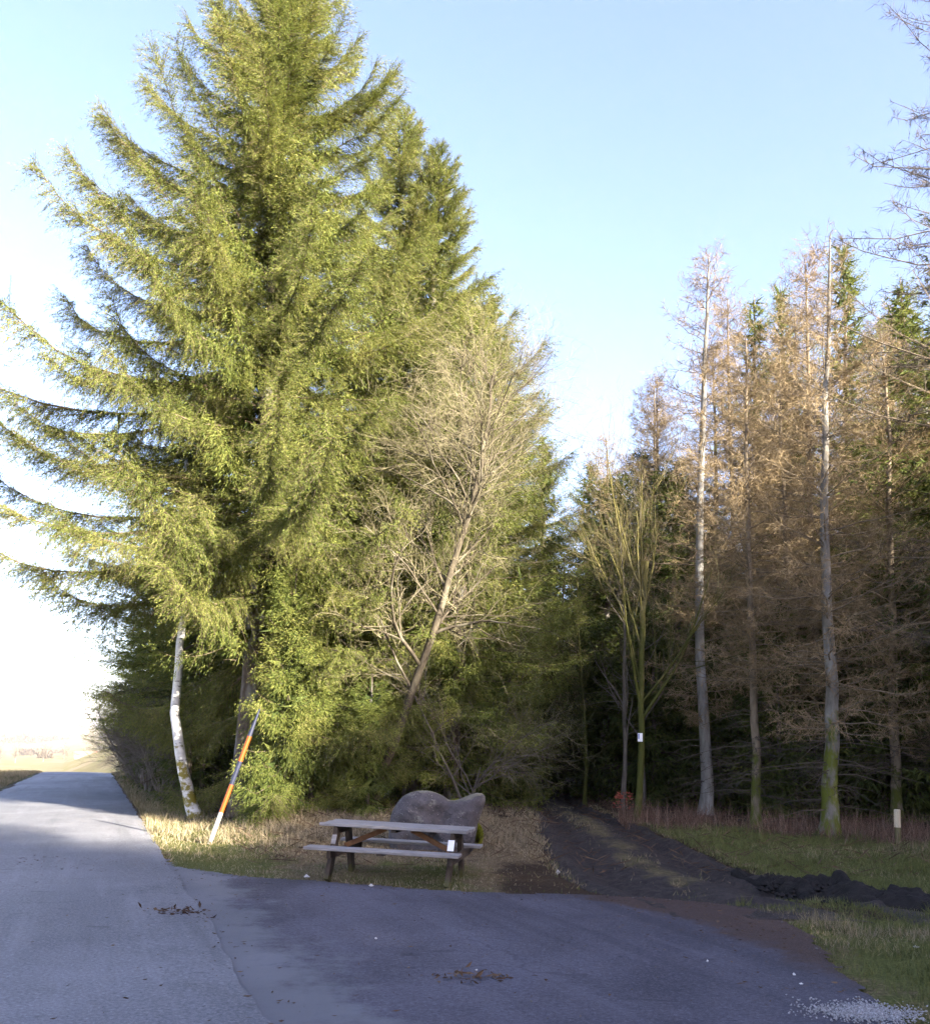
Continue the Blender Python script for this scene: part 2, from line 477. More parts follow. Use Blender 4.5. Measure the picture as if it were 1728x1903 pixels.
def wood_mat(name, c1, c2, dirs=(1.2, 14, 14), moss=None, mossz=(0, .25)):
    m, nt, p = new_mat(name)
    co = obj_co(nt, dirs)
    n1 = noise(nt, 3.2, 6, .65, co, .3)
    col = ramp(nt, n1, [(.3, c1), (.7, c2)])
    col = mix(nt, math_(nt, 'MULTIPLY', smooth(nt, noise(nt, 1.7, 4, .6, obj_co(nt)), .5, .7), .35), col, tuple(x * .55 for x in c1))
    if moss:
        sx = nt.nodes.new('ShaderNodeSeparateXYZ'); nt.links.new(world_co(nt), sx.inputs[0])
        zf = math_(nt, 'SUBTRACT', 1.0, smooth(nt, sx.outputs[2], *mossz))
        f = smooth(nt, math_(nt, 'ADD', zf, math_(nt, 'MULTIPLY', math_(nt, 'SUBTRACT', noise(nt, 9, 4, .6, obj_co(nt)), .5), .9)), .45, .7)
        col = mix(nt, f, col, moss)
    setc(nt, p, col, .8, .25)
    bump(nt, p, n1, .6, .006)
    return m
M['plank'] = wood_mat('weathered_planks', (.15, .14, .135), (.33, .315, .305))
M['beam'] = wood_mat('dark_beams', (.035, .026, .02), (.085, .065, .05), (8, 8, 2), (.075, .075, .03), (-.10, .34))
M['brace'] = wood_mat('brown_brace', (.13, .062, .03), (.22, .115, .058), (3, 14, 3))
M['post'] = wood_mat('post_wood', (.42, .35, .24), (.60, .52, .38), (12, 12, 1.5))
M['post_low'] = wood_mat('post_wood_low', (.07, .065, .03), (.16, .14, .07), (12, 12, 1.5))

def plain(name, c, rough=.6, spec=.4, var=.25, scale=20):
    m, nt, p = new_mat(name)
    n1 = noise(nt, scale, 4, .6, obj_co(nt))
    setc(nt, p, ramp(nt, n1, [(.3, tuple(x * (1 - var) for x in c)), (.7, tuple(min(1, x * (1 + var * .5)) for x in c))]), rough, spec)
    return m
M['white_paint'] = plain('white_paint', (.36, .34, .29), .55, .4, .15)
M['orange_paint'] = plain('orange_paint', (.30, .056, .004), .5, .45, .12)
M['black_paint'] = plain('dark_blue_paint', (.018, .022, .045), .45, .45, .3)
M['white_card'] = plain('white_card', (.80, .80, .82), .5, .4, .08)
M['blue_card'] = plain('blue_mark', (.05, .12, .42), .5, .4, .08)
M['pebble'] = plain('pebble', (.33, .325, .33), .8, .2, .65, 60)
M['grit'] = plain('grit', (.13, .12, .115), .9, .2, .6, 40)
M['white_stone'] = plain('white_stone', (.52, .50, .49), .7, .3, .1)
M['leaf_litter'] = leaf_mat('leaf_litter', [(0, (.035, .022, .016)), (.5, (.08, .052, .035)), (1, (.18, .125, .08))], .05)
M['far_wall'] = plain('far_wall', (.75, .73, .70), .8)
M['far_roof'] = plain('far_roof', (.28, .13, .09), .8)

m, nt, p = new_mat('boulder_stone')
n1 = noise(nt, 7, 8, .7, obj_co(nt)); n2 = noise(nt, 1.6, 4, .6, obj_co(nt)); n3 = noise(nt, 38, 3, .6, obj_co(nt))
col = ramp(nt, n1, [(.3, (.048, .043, .047)), (.6, (.092, .083, .089)), (.8, (.155, .143, .147))])
col = mix(nt, smooth(nt, n3, .62, .72), col, (.28, .26, .26))
gm = nt.nodes.new('ShaderNodeNewGeometry'); sx = nt.nodes.new('ShaderNodeSeparateXYZ'); nt.links.new(gm.outputs['Normal'], sx.inputs[0])
f = smooth(nt, math_(nt, 'ADD', sx.outputs[2], math_(nt, 'MULTIPLY', math_(nt, 'SUBTRACT', n2, .5), 1.6)), .75, 1.05)
col = mix(nt, math_(nt, 'MULTIPLY', f, .5), col, (.27, .25, .16))
setc(nt, p, col, .85, .3)
vb = N_(nt, 'ShaderNodeTexVoronoi', Scale=3.2); vb.feature = 'DISTANCE_TO_EDGE'
wv = nt.nodes.new('ShaderNodeVectorMath'); wv.operation = 'ADD'
nzb = N_(nt, 'ShaderNodeTexNoise', Scale=2.2, Detail=6); nt.links.new(obj_co(nt), nzb.inputs['Vector'])
nt.links.new(obj_co(nt, (1, 1, 2.2)), wv.inputs[0]); nt.links.new(nzb.outputs['Color'], wv.inputs[1]); nt.links.new(wv.outputs[0], vb.inputs['Vector'])
crk = smooth(nt, vb.outputs['Distance'], 0.0, .05)
col2 = mix(nt, math_(nt, 'MULTIPLY', math_(nt, 'SUBTRACT', 1.0, crk), .10), col, (.03, .026, .026))
lch = smooth(nt, noise(nt, 4.5, 6, .75, obj_co(nt)), .58, .64)
col2 = mix(nt, math_(nt, 'MULTIPLY', lch, .55), col2, (.23, .225, .20))
nt.links.new(col2, p.inputs['Base Color'])
bump(nt, p, math_(nt, 'ADD', n1, math_(nt, 'MULTIPLY', crk, .16)), .9, .05)
M['boulder'] = m
M['moss'] = leaf_mat('moss', [(0, (.09, .11, .012)), (.5, (.17, .19, .02)), (1, (.27, .27, .04))], .1)

# ------------------------------------------------------------------ ground sheet
def graded(lo, hi, step, far_lo, far_hi, g=1.13):
    c = list(np.arange(lo, hi + 1e-6, step))
    s, x = step, hi
    while x < far_hi:
        s *= g; x += s; c.append(x)
    s, x = step, lo
    while x > far_lo:
        s *= g; x -= s; c.insert(0, x)
    return np.array(c)
gx = graded(-15, 14, .19, -4200, 3600)
gy = graded(4, 34, .19, -220, 4200)
X, Y = np.meshgrid(gx, gy)
Z = height(X, Y)
Z[in_poly(X, Y, APRON) | on_road(X, Y, .0)] -= .015
Z -= .16 * (1 - ss(.95, 1.2, np.abs(X - track_x(Y)) / track_hw(Y))) * ss(11.3, 12, Y) * (1 - ss(45, 46, Y))
nx, ny = len(gx), len(gy)
mb = MB()
ii, jj = np.meshgrid(np.arange(nx - 1), np.arange(ny - 1))
q = (jj * nx + ii).ravel()
mb.add(np.stack([X, Y, Z], -1).reshape(-1, 3), np.stack([q, q + 1, q + nx + 1, q + nx], -1))
ground = mb.build('ground', M['ground'], smooth=True)
tag(ground, kind='structure')
dr, s = road_xy(X, Y)
tx = np.abs(X - track_x(Y))
zg = np.zeros(X.shape); zd = np.zeros(X.shape); zf = np.zeros(X.shape)
left = (dr > 0) & (X < track_x(Y))
bank = ss(20.5, 18.5, Y) if False else 1 - ss(18.3, 20.3, Y)
zd = np.where(left, np.maximum(bank, (1 - ss(.9, 1.8, dr)) * (Y > 14)), zd)
zg = np.where(left, bank * (1 - ss(.6, 2.2, dr - .18 * (Y - 12))) * .75 + bank * .55 * ss(-2.5, -.5, X) * (1 - ss(13.5, 15.5, Y)), zg)
right = (X > track_x(Y)) & (dr > 0)
lawn = 1 - ss(-.6, .8, Y - (18.3 - .36 * (X - 3.5)))
zg = np.where(right, lawn * .8, zg); zd = np.where(right, lawn * .5, zd)
lf = dr < -ROAD_W
zg = np.where(lf, .8 * (1 - ss(2, 6, -dr - ROAD_W)), zg); zd = np.where(lf, .5, zd)
zf = np.where(lf, ss(1.5, 4, -dr - ROAD_W), 0) + np.where((dr <= 8) & (s > 75), 1, 0)
zf = np.clip(np.maximum(zf, ss(200, 320, np.hypot(X, Y))), 0, 1)
wear = ss(.95, 1.45, tx / track_hw(Y)) + 1 - ss(10, 10.5, Y) * (1 - ss(45, 47, Y))
wear = np.clip(wear, 0, 1)
soil = 1 - .85 * ss(-.1, 1.0, X) * (1 - ss(2.6, 3.2, X)) * (1 - ss(13.2, 15.2, Y)) * ss(10, 11, Y)
zg = zg * wear * soil; zd = zd * wear * soil
at = ground.data.attributes.new('zone', 'FLOAT_COLOR', 'POINT')
at.data.foreach_set('color', np.stack([zg, zd, zf, np.ones_like(zg)], -1).astype(np.float32).ravel())

# road strip along its own direction, ragged edges, gentle crown
sl = np.concatenate([np.arange(-32, 60, .12), np.arange(60, 170, 2.5)])
cross = np.linspace(0, 1, 15)
mb = MB()
eR = .10 * (fbm(sl * .9, 4.0) - .5) + .04 * (vnoise(sl * 5, 9.0) - .5)
eL = .16 * (vnoise(sl * .8, 14.0) - .5) + .06 * (vnoise(sl * 4, 19.0) - .5)
bend = np.where(sl < -14, -.012 * (sl + 14) ** 2, 0)
drs = (-ROAD_W + eL + bend)[:, None] * (1 - cross) + (eR + bend)[:, None] * cross
px = R0[0] + RU[0] * sl[:, None] + RN[0] * drs
py = R0[1] + RU[1] * sl[:, None] + RN[1] * drs
pz = crest(sl)[:, None] + .026 + .035 * (1 - (2 * cross - 1) ** 2) * np.ones_like(px) + .006 * (vnoise(px * 1.7, py * 1.7) - .5)
pz[:, 0] -= .06; pz[:, -1] -= .0
V = np.stack([px, py, pz], -1).reshape(-1, 3)
k = len(cross)
ii, jj = np.meshgrid(np.arange(k - 1), np.arange(len(sl) - 1))
q = (jj * k + ii).ravel()
mb.add(V, np.stack([q, q + 1, q + k + 1, q + k], -1))
tag(mb.build('road', M['road'], smooth=True), kind='structure')

# apron: dark asphalt between the road edge and the track, dense grid cut by its outline
res = .075
ax = np.arange(-6.2, 10, res); ay = np.arange(-12, 18, res)
AX, AY = np.meshgrid(ax, ay)
wob = .16 * (fbm(AX * 2.2, AY * 2.2, 5) - .47)
keep = in_poly(AX + wob, AY + wob * 1.3, APRON)
dr_, _ = road_xy(AX, AY)
keep &= dr_ > -.5
idx = -np.ones(AX.shape, int)
cell = keep[:-1, :-1] & keep[1:, :-1] & keep[:-1, 1:] & keep[1:, 1:]
jj, ii = np.nonzero(cell)
nxx = AX.shape[1]
quads = np.stack([jj * nxx + ii, jj * nxx + ii + 1, (jj + 1) * nxx + ii + 1, (jj + 1) * nxx + ii], -1)
used = np.unique(quads)
remap = np.zeros(AX.size, int); remap[used] = np.arange(len(used))
fx, fy = AX.ravel()[used], AY.ravel()[used]
jx = (rng.random(len(fx)) - .5) * .03
az = .018 + .010 * (fbm(fx * .9, fy * .9) - .47)
dr_, _ = road_xy(fx, fy)
az = np.where(dr_ < .05, .012, az)
lit = ss(2.0, 3.4, fx + .22 * (fy - 7)) * .78 + ss(1.0, 3.2, fx) * ss(9.5, 11, fy) * .6 + .75 * ss(10.6, 11.5, fy + .25 * fx) * .5
lit = lit + .35 * np.exp(-((fx - .7) ** 2 / .5 + (fy - 6.6) ** 2 / .15)) + .4 * np.exp(-((fx - 1.9) ** 2 / .6 + (fy - 5.9) ** 2 / .3))
mb = MB(); mb.add(np.stack([fx + jx, fy, az], -1), remap[quads], 0, np.clip(lit, 0, 1))
apr = tag(mb.build('asphalt_apron', M['apron'], smooth=True, attr='litter'), kind='structure')
a2_ = apr.data.attributes.new('worn', 'FLOAT', 'POINT')
a2_.data.foreach_set('value', (1 - ss(-.05, 1.3, dr_)).astype(np.float32))

# dirt track with wheel ruts and a grassy middle
ty = np.arange(9.9, 46, .11)
cr = np.linspace(-1.25, 1.25, 31)
TXc, TYc = np.meshgrid(cr, ty)
hw = track_hw(TYc)
tX = track_x(TYc) + TXc * hw + .1 * (vnoise(TYc * 1.5, TXc * .5 + 7) - .5)
flare = ss(13.5, 10.8, TYc) if False else 1 - ss(10.8, 14, TYc)
tX = tX + flare * np.maximum(TXc, 0) * .55
rut = np.exp(-((np.abs(TXc) - .62 + .12 * (vnoise(TYc * .9, 2.0) - .5)) / .19) ** 2)
tz = height(tX, TYc, False) + .035 - .10 * rut + .06 * np.exp(-((np.abs(TXc) - .95) / .12) ** 2) * vnoise(tX * 3, TYc * 2.2) + .13 * (fbm(tX * 2.8, TYc * 1.9) - .47) + .03 * np.exp(-(TXc / .3) ** 2)
tz = tz - .12 * ss(1.0, 1.25, np.abs(TXc)) + .05 * (fbm(tX * 7, TYc * 5, 3) - .45)
tz = np.where(TYc < 10.9, np.minimum(tz, .012 + .012 * vnoise(tX * 3, TYc * 3)), tz)
gr = .62 * np.exp(-(TXc / .36) ** 2) * ss(11.2, 13, TYc) * (1 - ss(21, 24, TYc)) + .35 * ss(.95, 1.2, np.abs(TXc))
k = len(cr)
ii, jj = np.meshgrid(np.arange(k - 1), np.arange(len(ty) - 1)); q = (jj * k + ii).ravel()
mb = MB(); mb.add(np.stack([tX, TYc, tz], -1).reshape(-1, 3), np.stack([q, q + 1, q + k + 1, q + k], -1), 0, gr.ravel())
tag(mb.build('dirt_track', M['track'], smooth=True, attr='grassy'), kind='structure')

# ------------------------------------------------------------------ tree growers
UP = np.array([0, 0, 1.0])
def at_path(P, R, i, s):
    k = P.shape[1]
    t = np.clip(s, 0, .9999) * (k - 1)
    a = t.astype(int); f = (t - a)[:, None]
    p = P[i, a] * (1 - f) + P[i, a + 1] * f
    T = unit(P[i, a + 1] - P[i, a])
    r = R[i, a] * (1 - f[:, 0]) + R[i, a + 1] * f[:, 0]
    return p, T, r

def grow(rg, P, R, counts, s0, s1, ang, angsd, lens, k=5, trop=0.0, wig=.12, rr=.6, rmin=.003, tip=.35, flat=None):
    """child branches from parent paths; lens(s, i) -> length"""
    i = np.repeat(np.arange(len(P)), counts)
    n = len(i)
    if n == 0: return np.zeros((0, k, 3)), np.zeros((0, k)), i, np.zeros(0)
    s = s0 + (s1 - s0) * rg.random(n)
    p, T, r = at_path(P, R, i, s)
    perp = unit(np.cross(T, rg.normal(size=(n, 3))))
    if flat is not None:
        perp = unit(perp * np.array([1, 1, flat]))
    a = np.radians(rg.normal(ang, angsd, n))[:, None]
    d = unit(T * np.cos(a) + perp * np.sin(a))
    L = lens(s, i) * rg.uniform(.6, 1.25, n)
    out = np.zeros((n, k, 3)); out[:, 0] = p
    for j in range(1, k):
        d = unit(d + wig * rg.normal(size=(n, 3)) + trop * UP)
        out[:, j] = out[:, j - 1] + d * (L / (k - 1))[:, None]
    r0 = np.maximum(r * rr * rg.uniform(.6, 1.0, n), rmin)
    rad = r0[:, None] * np.linspace(1, tip, k)[None]
    return out, rad, i, s

def trunk_path(rg, H, lean=(0, 0), bend=.12, k=16, pts=None):
    if pts is not None:
        pts = np.array(pts, float)
        t = np.linspace(0, 1, k)
        src = np.linspace(0, 1, len(pts))
        P = np.stack([np.interp(t, src, pts[:, c]) for c in range(3)], -1)
        for _ in range(2):
            P[1:-1] = (P[:-2] + 2 * P[1:-1] + P[2:]) / 4
        P[1:-1, :2] += rg.normal(0, .012, (k - 2, 2))
        return P
    z = np.linspace(0, 1, k)
    w = np.cumsum(rg.normal(0, bend / k, (k, 2)), 0)
    w = w - w[0]
    x = lean[0] * z * H + w[:, 0] * H * .3
    y = lean[1] * z * H + w[:, 1] * H * .3
    return np.stack([x, y, z * H], -1)

def flare(R, z, amt=.35):
    return R * (1 + amt * np.exp(-z / .25))

def make_spruce(seed, H, Rm, crown0, ramp_, ex=.8, spacing=.36, nwh=6, sec=11.0, shoot=(.12, .032), gap=.042,
                r0=.22, asym=None, dead=0, droop=1.0, low_cut=None, mats=None, lean=(0, 0), hang=.85, core=14):
    rg = np.random.default_rng(seed)
    TP = trunk_path(rg, H, lean)
    TR = flare(r0 * (1 - TP[:, 2] / H) ** .8 + .012, TP[:, 2])
    tb = MB(); tubes(tb, TP, TR, 10)
    trunk = tb.mesh('spruce_trunk', [M['spruce_bark']], True)
    zs = []; z = crown0
    while z < H - .25:
        zs.append(z); z += spacing * rg.uniform(.7, 1.3) * (.55 + .45 * min(1, (H - z) / 6))
    zs = np.repeat(zs, nwh); B = len(zs)
    zs = zs + rg.uniform(-.12, .12, B)
    az = rg.random(B) * 2 * np.pi
    t = np.clip((H - zs) / ramp_, 0, 1)
    L = Rm * t ** ex * rg.choice([.55, .75, .9, 1.0, 1.05], B, p=[.12, .2, .3, .28, .1]) * rg.uniform(.88, 1.06, B) + .12
    low = np.clip((zs - crown0) / 3.0, 0, 1)
    L = L * (.72 + .28 * low)
    if asym:
        for a0, amt in asym:
            L = L * (1 + amt * np.cos(az - a0) * np.clip((H * .72 - zs) / 4, 0, 1))
    if low_cut:
        for a0, wdt, zc in low_cut:        # no boughs below zc around azimuth a0
            dd = np.abs((az - a0 + np.pi) % (2 * np.pi) - np.pi)
            L = np.where((dd < wdt) & (zs < zc), np.minimum(L * .10, .3), L)
    rel = np.clip((H - zs) / H, 0, 1)
    e0 = np.radians(50 * (1 - rel) ** 1.5 - 8 * rel + rg.normal(0, 6, B))
    k = 9
    s = np.linspace(0, 1, k)[None]
    hor = L[:, None] * s * np.cos(e0 * .5)[:, None]
    dr_ = droop * (.12 + .38 * rel)[:, None]
    ver = L[:, None] * (np.tan(e0)[:, None] * s - dr_ * s ** 1.6 * 1.2 + (dr_ * .95 + .05) * s ** 3.2)
    bx = np.interp(zs, TP[:, 2], TP[:, 0]); by = np.interp(zs, TP[:, 2], TP[:, 1])
    P = np.stack([bx[:, None] + hor * np.cos(az)[:, None], by[:, None] + hor * np.sin(az)[:, None], zs[:, None] + ver], -1)
    P[:, 1:] += np.cumsum(rg.normal(0, .018, (B, k - 1, 3)), 1) * np.minimum(L, 3)[:, None, None] * .5
    BR = (.005 + .0048 * L)[:, None] * np.linspace(1, .18, k)[None]
    cb = MB(); tubes(cb, P, BR, 4, 1)
    if dead:
        dz = rg.uniform(.5, crown0 + 1.5, dead); da = rg.random(dead) * 6.28
        dl = rg.uniform(.5, 1.9, dead)
        ss_ = np.linspace(0, 1, 5)[None]
        DP = np.stack([dl[:, None] * ss_ * np.cos(da)[:, None], dl[:, None] * ss_ * np.sin(da)[:, None],
                       dz[:, None] + dl[:, None] * (.05 * ss_ - .22 * ss_ ** 2)], -1)
        DP[:, 1:] += rg.normal(0, .03, (dead, 4, 3))
        tubes(cb, DP, np.linspace(.013, .004, 5)[None] * np.ones((dead, 1)), 3, 1)
        P2, R2, _, _ = grow(rg, DP, np.full((dead, 5), .006), np.full(dead, 5), .3, 1, 55, 12, lambda s, i: .35 + 0 * s, 3, -.1, .1, .8, .003)
        tubes(cb, P2, R2, 3, 1)
    # inner twigs close to the stem, crown's inner shade put into their colour
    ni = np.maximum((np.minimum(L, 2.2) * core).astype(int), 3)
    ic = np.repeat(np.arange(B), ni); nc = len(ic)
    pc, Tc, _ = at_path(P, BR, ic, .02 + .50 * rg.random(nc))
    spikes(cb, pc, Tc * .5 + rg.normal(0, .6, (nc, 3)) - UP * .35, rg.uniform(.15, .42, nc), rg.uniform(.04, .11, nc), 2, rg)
    # side twigs along boughs
    ns = np.maximum((L * sec * 2).astype(int), 6)
    i = np.repeat(np.arange(B), ns); n = len(i)
    sp = .05 + .95 * rg.random(n) ** .75
    p, T, r = at_path(P, BR, i, sp)
    S = unit(np.cross(T, UP)) * rg.choice([-1, 1], n)[:, None]
    Li = L[i]
    ln = (.17 + .46 * np.minimum(Li, 3.5) / 3.5 * np.clip(1.2 - sp, .15, 1) ** .6) * rg.uniform(.6, 1.3, n)
    hg = (hang * rg.uniform(-.15, 1.8, n) * np.clip(rel[i] * 1.6, .15, 1))[:, None]
    d = unit(T * .75 + S * rg.uniform(.25, 1.0, n)[:, None] - UP * hg + .12 * rg.normal(size=(n, 3)))
    # needle shoots on the twigs
    m_ = np.maximum((ln / gap).astype(int), 2)
    j = np.repeat(np.arange(n), m_); c = len(j)
    q = rg.random(c)
    base = p[j] + d[j] * (ln[j] * q)[:, None]
    base[:, 2] -= .25 * (ln[j] * q) ** 2 * hg[j, 0] * 2
    base += rg.normal(0, .034, (c, 3)) * [1, 1, .8]
    S2 = unit(np.cross(d[j], UP + .25 * rg.normal(size=(c, 3)))) * rg.choice([-1, 1], c)[:, None]
    sd = unit(d[j] * .9 + S2 * rg.uniform(.1, .9, c)[:, None] + UP * rg.uniform(-.85, .25, c)[:, None])
    spikes(cb, base, sd, shoot[0] * rg.uniform(.55, 1.3, c), shoot[1] * rg.uniform(.7, 1.3, c), 0, rg)
    crown = cb.mesh('spruce_crown', (mats or [M['needle'], M['spruce_branch']]) + [M['needle_shaded']], False)
    return trunk, crown

BOUGH_L = [.8, 1.5, 2.4, 3.4, 4.4, 5.4]
BOUGHS = []
def make_boughs():
    """a small set of finely needled boughs growing along +X; trees are hung with them one by one"""
    for L in BOUGH_L:
        row = []
        for var in range(2):
            rg = np.random.default_rng(900 + int(L * 10) + var * 7)
            rel = min(.85, .05 + L * .14)
            k = 10
            u = np.linspace(0, 1, k)
            dr_ = .14 + .40 * rel
            P = np.stack([L * u, .03 * L * np.cumsum(rg.normal(0, .25, k)) * u, L * (-dr_ * 1.15 * u ** 1.6 + (dr_ * .95 + .05) * u ** 3.2)], -1)[None]
            P[0, 1:] += np.cumsum(rg.normal(0, .012, (k - 1, 3)), 0) * min(L, 3)
            BR = ((.006 + .0052 * L) * np.linspace(1, .18, k))[None]
            mb = MB(); tubes(mb, P, BR, 5, 1)
            # second order twigs, spreading flat near the tip and hanging as curtains further in
            n = int(L * 62)
            sp = .06 + .94 * rg.random(n) ** .8
            p, T, r = at_path(P, BR, np.zeros(n, int), sp)
            S = unit(np.cross(T, UP)) * rg.choice([-1, 1], n)[:, None]
            ln = (.16 + .62 * min(L, 3.8) / 3.8 * np.clip(1.2 - sp, .16, 1) ** .6) * rg.uniform(.5, 1.3, n)
            hg = (.95 * rg.uniform(-.1, 1.7, n) * (.25 + .75 * rel))
            d = unit(T * .75 + S * rg.uniform(.25, 1.05, n)[:, None] - UP * hg[:, None] + .14 * rg.normal(size=(n, 3)))
            kt = 4
            ut = np.linspace(0, 1, kt)
            TP = p[:, None] + d[:, None] * (ln[:, None] * ut)[..., None]
            TP[:, :, 2] -= (.35 * hg * ln)[:, None] * ut ** 2 * .8
            tubes(mb, TP, (.0035 * np.linspace(1, .5, kt))[None] * np.ones((n, 1)), 3, 1)
            # needled shoots
            m_ = np.maximum((ln / .0135).astype(int), 4)
            j = np.repeat(np.arange(n), m_); c = len(j)
            q = rg.random(c)
            b, Tt, _ = at_path(TP, np.ones((n, kt)), j, q)
            b = b + rg.normal(0, .022, (c, 3))
            side = unit(np.cross(Tt, rg.normal(size=(c, 3))))
            sd = Tt * .8 + side * rg.uniform(.2, 1.0, c)[:, None] - UP * rg.uniform(-.1, .45, c)[:, None]
            spikes(mb, b, sd, .062 * rg.uniform(.5, 1.35, c), .0125 * rg.uniform(.7, 1.3, c), 0, rg)
            # inner twigs, coloured dark for the shade inside the crown
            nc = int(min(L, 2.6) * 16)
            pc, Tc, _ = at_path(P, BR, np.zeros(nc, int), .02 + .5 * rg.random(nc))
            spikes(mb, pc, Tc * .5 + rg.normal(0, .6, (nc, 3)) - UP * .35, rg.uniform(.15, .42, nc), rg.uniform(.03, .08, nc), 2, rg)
            row.append(mb.mesh('spruce_bough', [M['needle'], M['spruce_branch'], M['needle_shaded']]))
        BOUGHS.append(row)

def hang_spruce(seed, loc, H, Rm, crown0, ramp_, ex, nb, r0, label, group, asym=None, low_cut=None):
    """spruce > trunk, about nb single boughs"""
    rg = np.random.default_rng(seed)
    o = empty('spruce_tree', (loc[0], loc[1], float(height(loc[0], loc[1])) - .06))
    tag(o, label, 'tree', group)
    TP = trunk_path(rg, H)
    tb = MB(); tubes(tb, TP, flare(r0 * (1 - TP[:, 2] / H) ** .8 + .012, TP[:, 2]), 10)
    link('trunk', tb.mesh('spruce_trunk', [M['spruce_bark']], True), o)
    # heights: closer together towards the tip
    w = rg.random(nb)
    zs = np.sort(crown0 + (H - .12 - crown0) * (1 - (1 - (np.arange(nb) + w) / nb) ** 1.12))
    az = np.arange(nb) * 2.399 + rg.normal(0, .35, nb)
    for z, a in zip(zs, az):
        t = min(1, max(0, (H - z) / ramp_))
        L = Rm * t ** ex * rg.choice([.62, .8, .92, 1.0, 1.06]) * rg.uniform(.9, 1.07) + .16
        L *= .74 + .26 * min(1, (z - crown0) / 3)
        for a0, amt in asym or ():
            L *= 1 + amt * math.cos(a - a0) * min(1, max(0, (H * .72 - z) / 4))
        cut = False
        for a0, wd, zc in low_cut or ():
            if abs((a - a0 + PI) % (2 * PI) - PI) < wd and z < zc: cut = True
        rel = (H - z) / H
        e0 = math.radians(52 * (1 - rel) ** 1.6 - 5 * rel + rg.normal(0, 6))
        i = int(np.argmin(np.abs(np.log(np.array(BOUGH_L) / L))))
        me = BOUGHS[i][int(rg.integers(0, 2))]
        roll_ = rg.normal(0, .16)
        if cut: continue
        b = link('bough', me, o)
        b.location = (float(np.interp(z, TP[:, 2], TP[:, 0])), float(np.interp(z, TP[:, 2], TP[:, 1])), float(z))
        b.rotation_euler = (Matrix.Rotation(a, 3, 'Z') @ Matrix.Rotation(-e0, 3, 'Y') @ Matrix.Rotation(roll_, 3, 'X')).to_euler()
        sc = L / BOUGH_L[i]
        b.scale = (sc, sc, sc)
    return o

def make_larch(seed, H, Rm, crown0, lean=(0, 0), r0=.15, density=1.0, bark='larch_bark', pts=None, twig='larch_twig', dead=40, exx=.58, tw=1.0):
    rg = np.random.default_rng(seed)
    TP = trunk_path(rg, H, lean, .10, 18, pts)
    TR = flare(r0 * (1 - np.linspace(0, 1, 18)) ** .75 + .012, TP[:, 2], .45)
    tb = MB(); tubes(tb, TP, TR, 10)
    cb = MB()
    n = int((H - crown0) / .045 * density)
    s = crown0 / H + (1 - crown0 / H) * rg.random(n) ** .92
    p, T, r = at_path(TP[None], TR[None], np.zeros(n, int), np.minimum(s, .985))
    az = rg.random(n) * 6.2832
    L = (Rm * np.clip((1 - s) / .62, 0, 1) ** exx * rg.uniform(.45, 1.15, n) + .18)
    L = L * (.6 + .4 * np.clip((s * H - crown0) / 2.5, 0, 1))
    e = np.radians(38 * s ** 2 + 4 + rg.normal(0, 9, n))
    k = 7
    u = np.linspace(0, 1, k)[None]
    hor = L[:, None] * u
    ver = L[:, None] * (np.tan(e)[:, None] * u - .30 * u ** 1.7 + .30 * u ** 3)
    P = np.stack([p[:, :1] + hor * np.cos(az)[:, None], p[:, 1:2] + hor * np.sin(az)[:, None], p[:, 2:] + ver], -1)
    P[:, 1:] += np.cumsum(rg.normal(0, .02, (n, k - 1, 3)), 1) * np.minimum(L, 2)[:, None, None]
    BR = (.004 + .006 * L)[:, None] * np.linspace(1, .25, k)[None]
    tubes(cb, P, BR, 4, 1)
    cnt = np.maximum((L * 15 * tw).astype(int), 3)
    P2, R2, i2, s2 = grow(rg, P, BR, cnt, .12, 1, 52, 14, lambda s, i: (.16 + .32 * L[i] / Rm * np.clip(1.1 - s, .2, 1)), 4, .03, .14, .55, .003)
    tubes(cb, P2, R2 * 1.0, 3, 0)
    c3 = np.full(len(P2), 7)
    i3 = np.repeat(np.arange(len(P2)), c3)
    pp, TT, rr = at_path(P2, R2, i3, rg.random(len(i3)))
    dd = TT + rg.normal(0, .6, (len(i3), 3)) - UP * .25
    spikes(cb, pp, dd, rg.uniform(.06, .22, len(i3)), .0085, 0, rg)
    if dead:
        da = rg.random(dead) * 6.28; dz = rg.uniform(.10, max(.12, crown0 / H), dead)
        pd, _, _ = at_path(TP[None], TR[None], np.zeros(dead, int), dz)
        dl = rg.uniform(.3, Rm * .9, dead)
        us = np.linspace(0, 1, 6)[None]
        DP = np.stack([pd[:, :1] + dl[:, None] * us * np.cos(da)[:, None], pd[:, 1:2] + dl[:, None] * us * np.sin(da)[:, None],
                       pd[:, 2:] + dl[:, None] * (.10 * us - .28 * us ** 2)], -1)
        DP[:, 1:] += np.cumsum(rg.normal(0, .02, (dead, 5, 3)), 1)
        tubes(cb, DP, np.linspace(.010, .003, 6)[None] * np.ones((dead, 1)), 3, 2)
        P4, R4, _, _ = grow(rg, DP, np.full((dead, 6), .005), np.full(dead, 7), .2, 1, 50, 15, lambda s, i: .28 + 0 * s, 4, -.06, .15, .7, .0025)
        tubes(cb, P4, R4, 3, 2)
    return (tb.mesh('larch_trunk', [M[bark]], True), cb.mesh('larch_crown', [M[twig], M['larch_bark_warm'], M['grey_twig']], False))

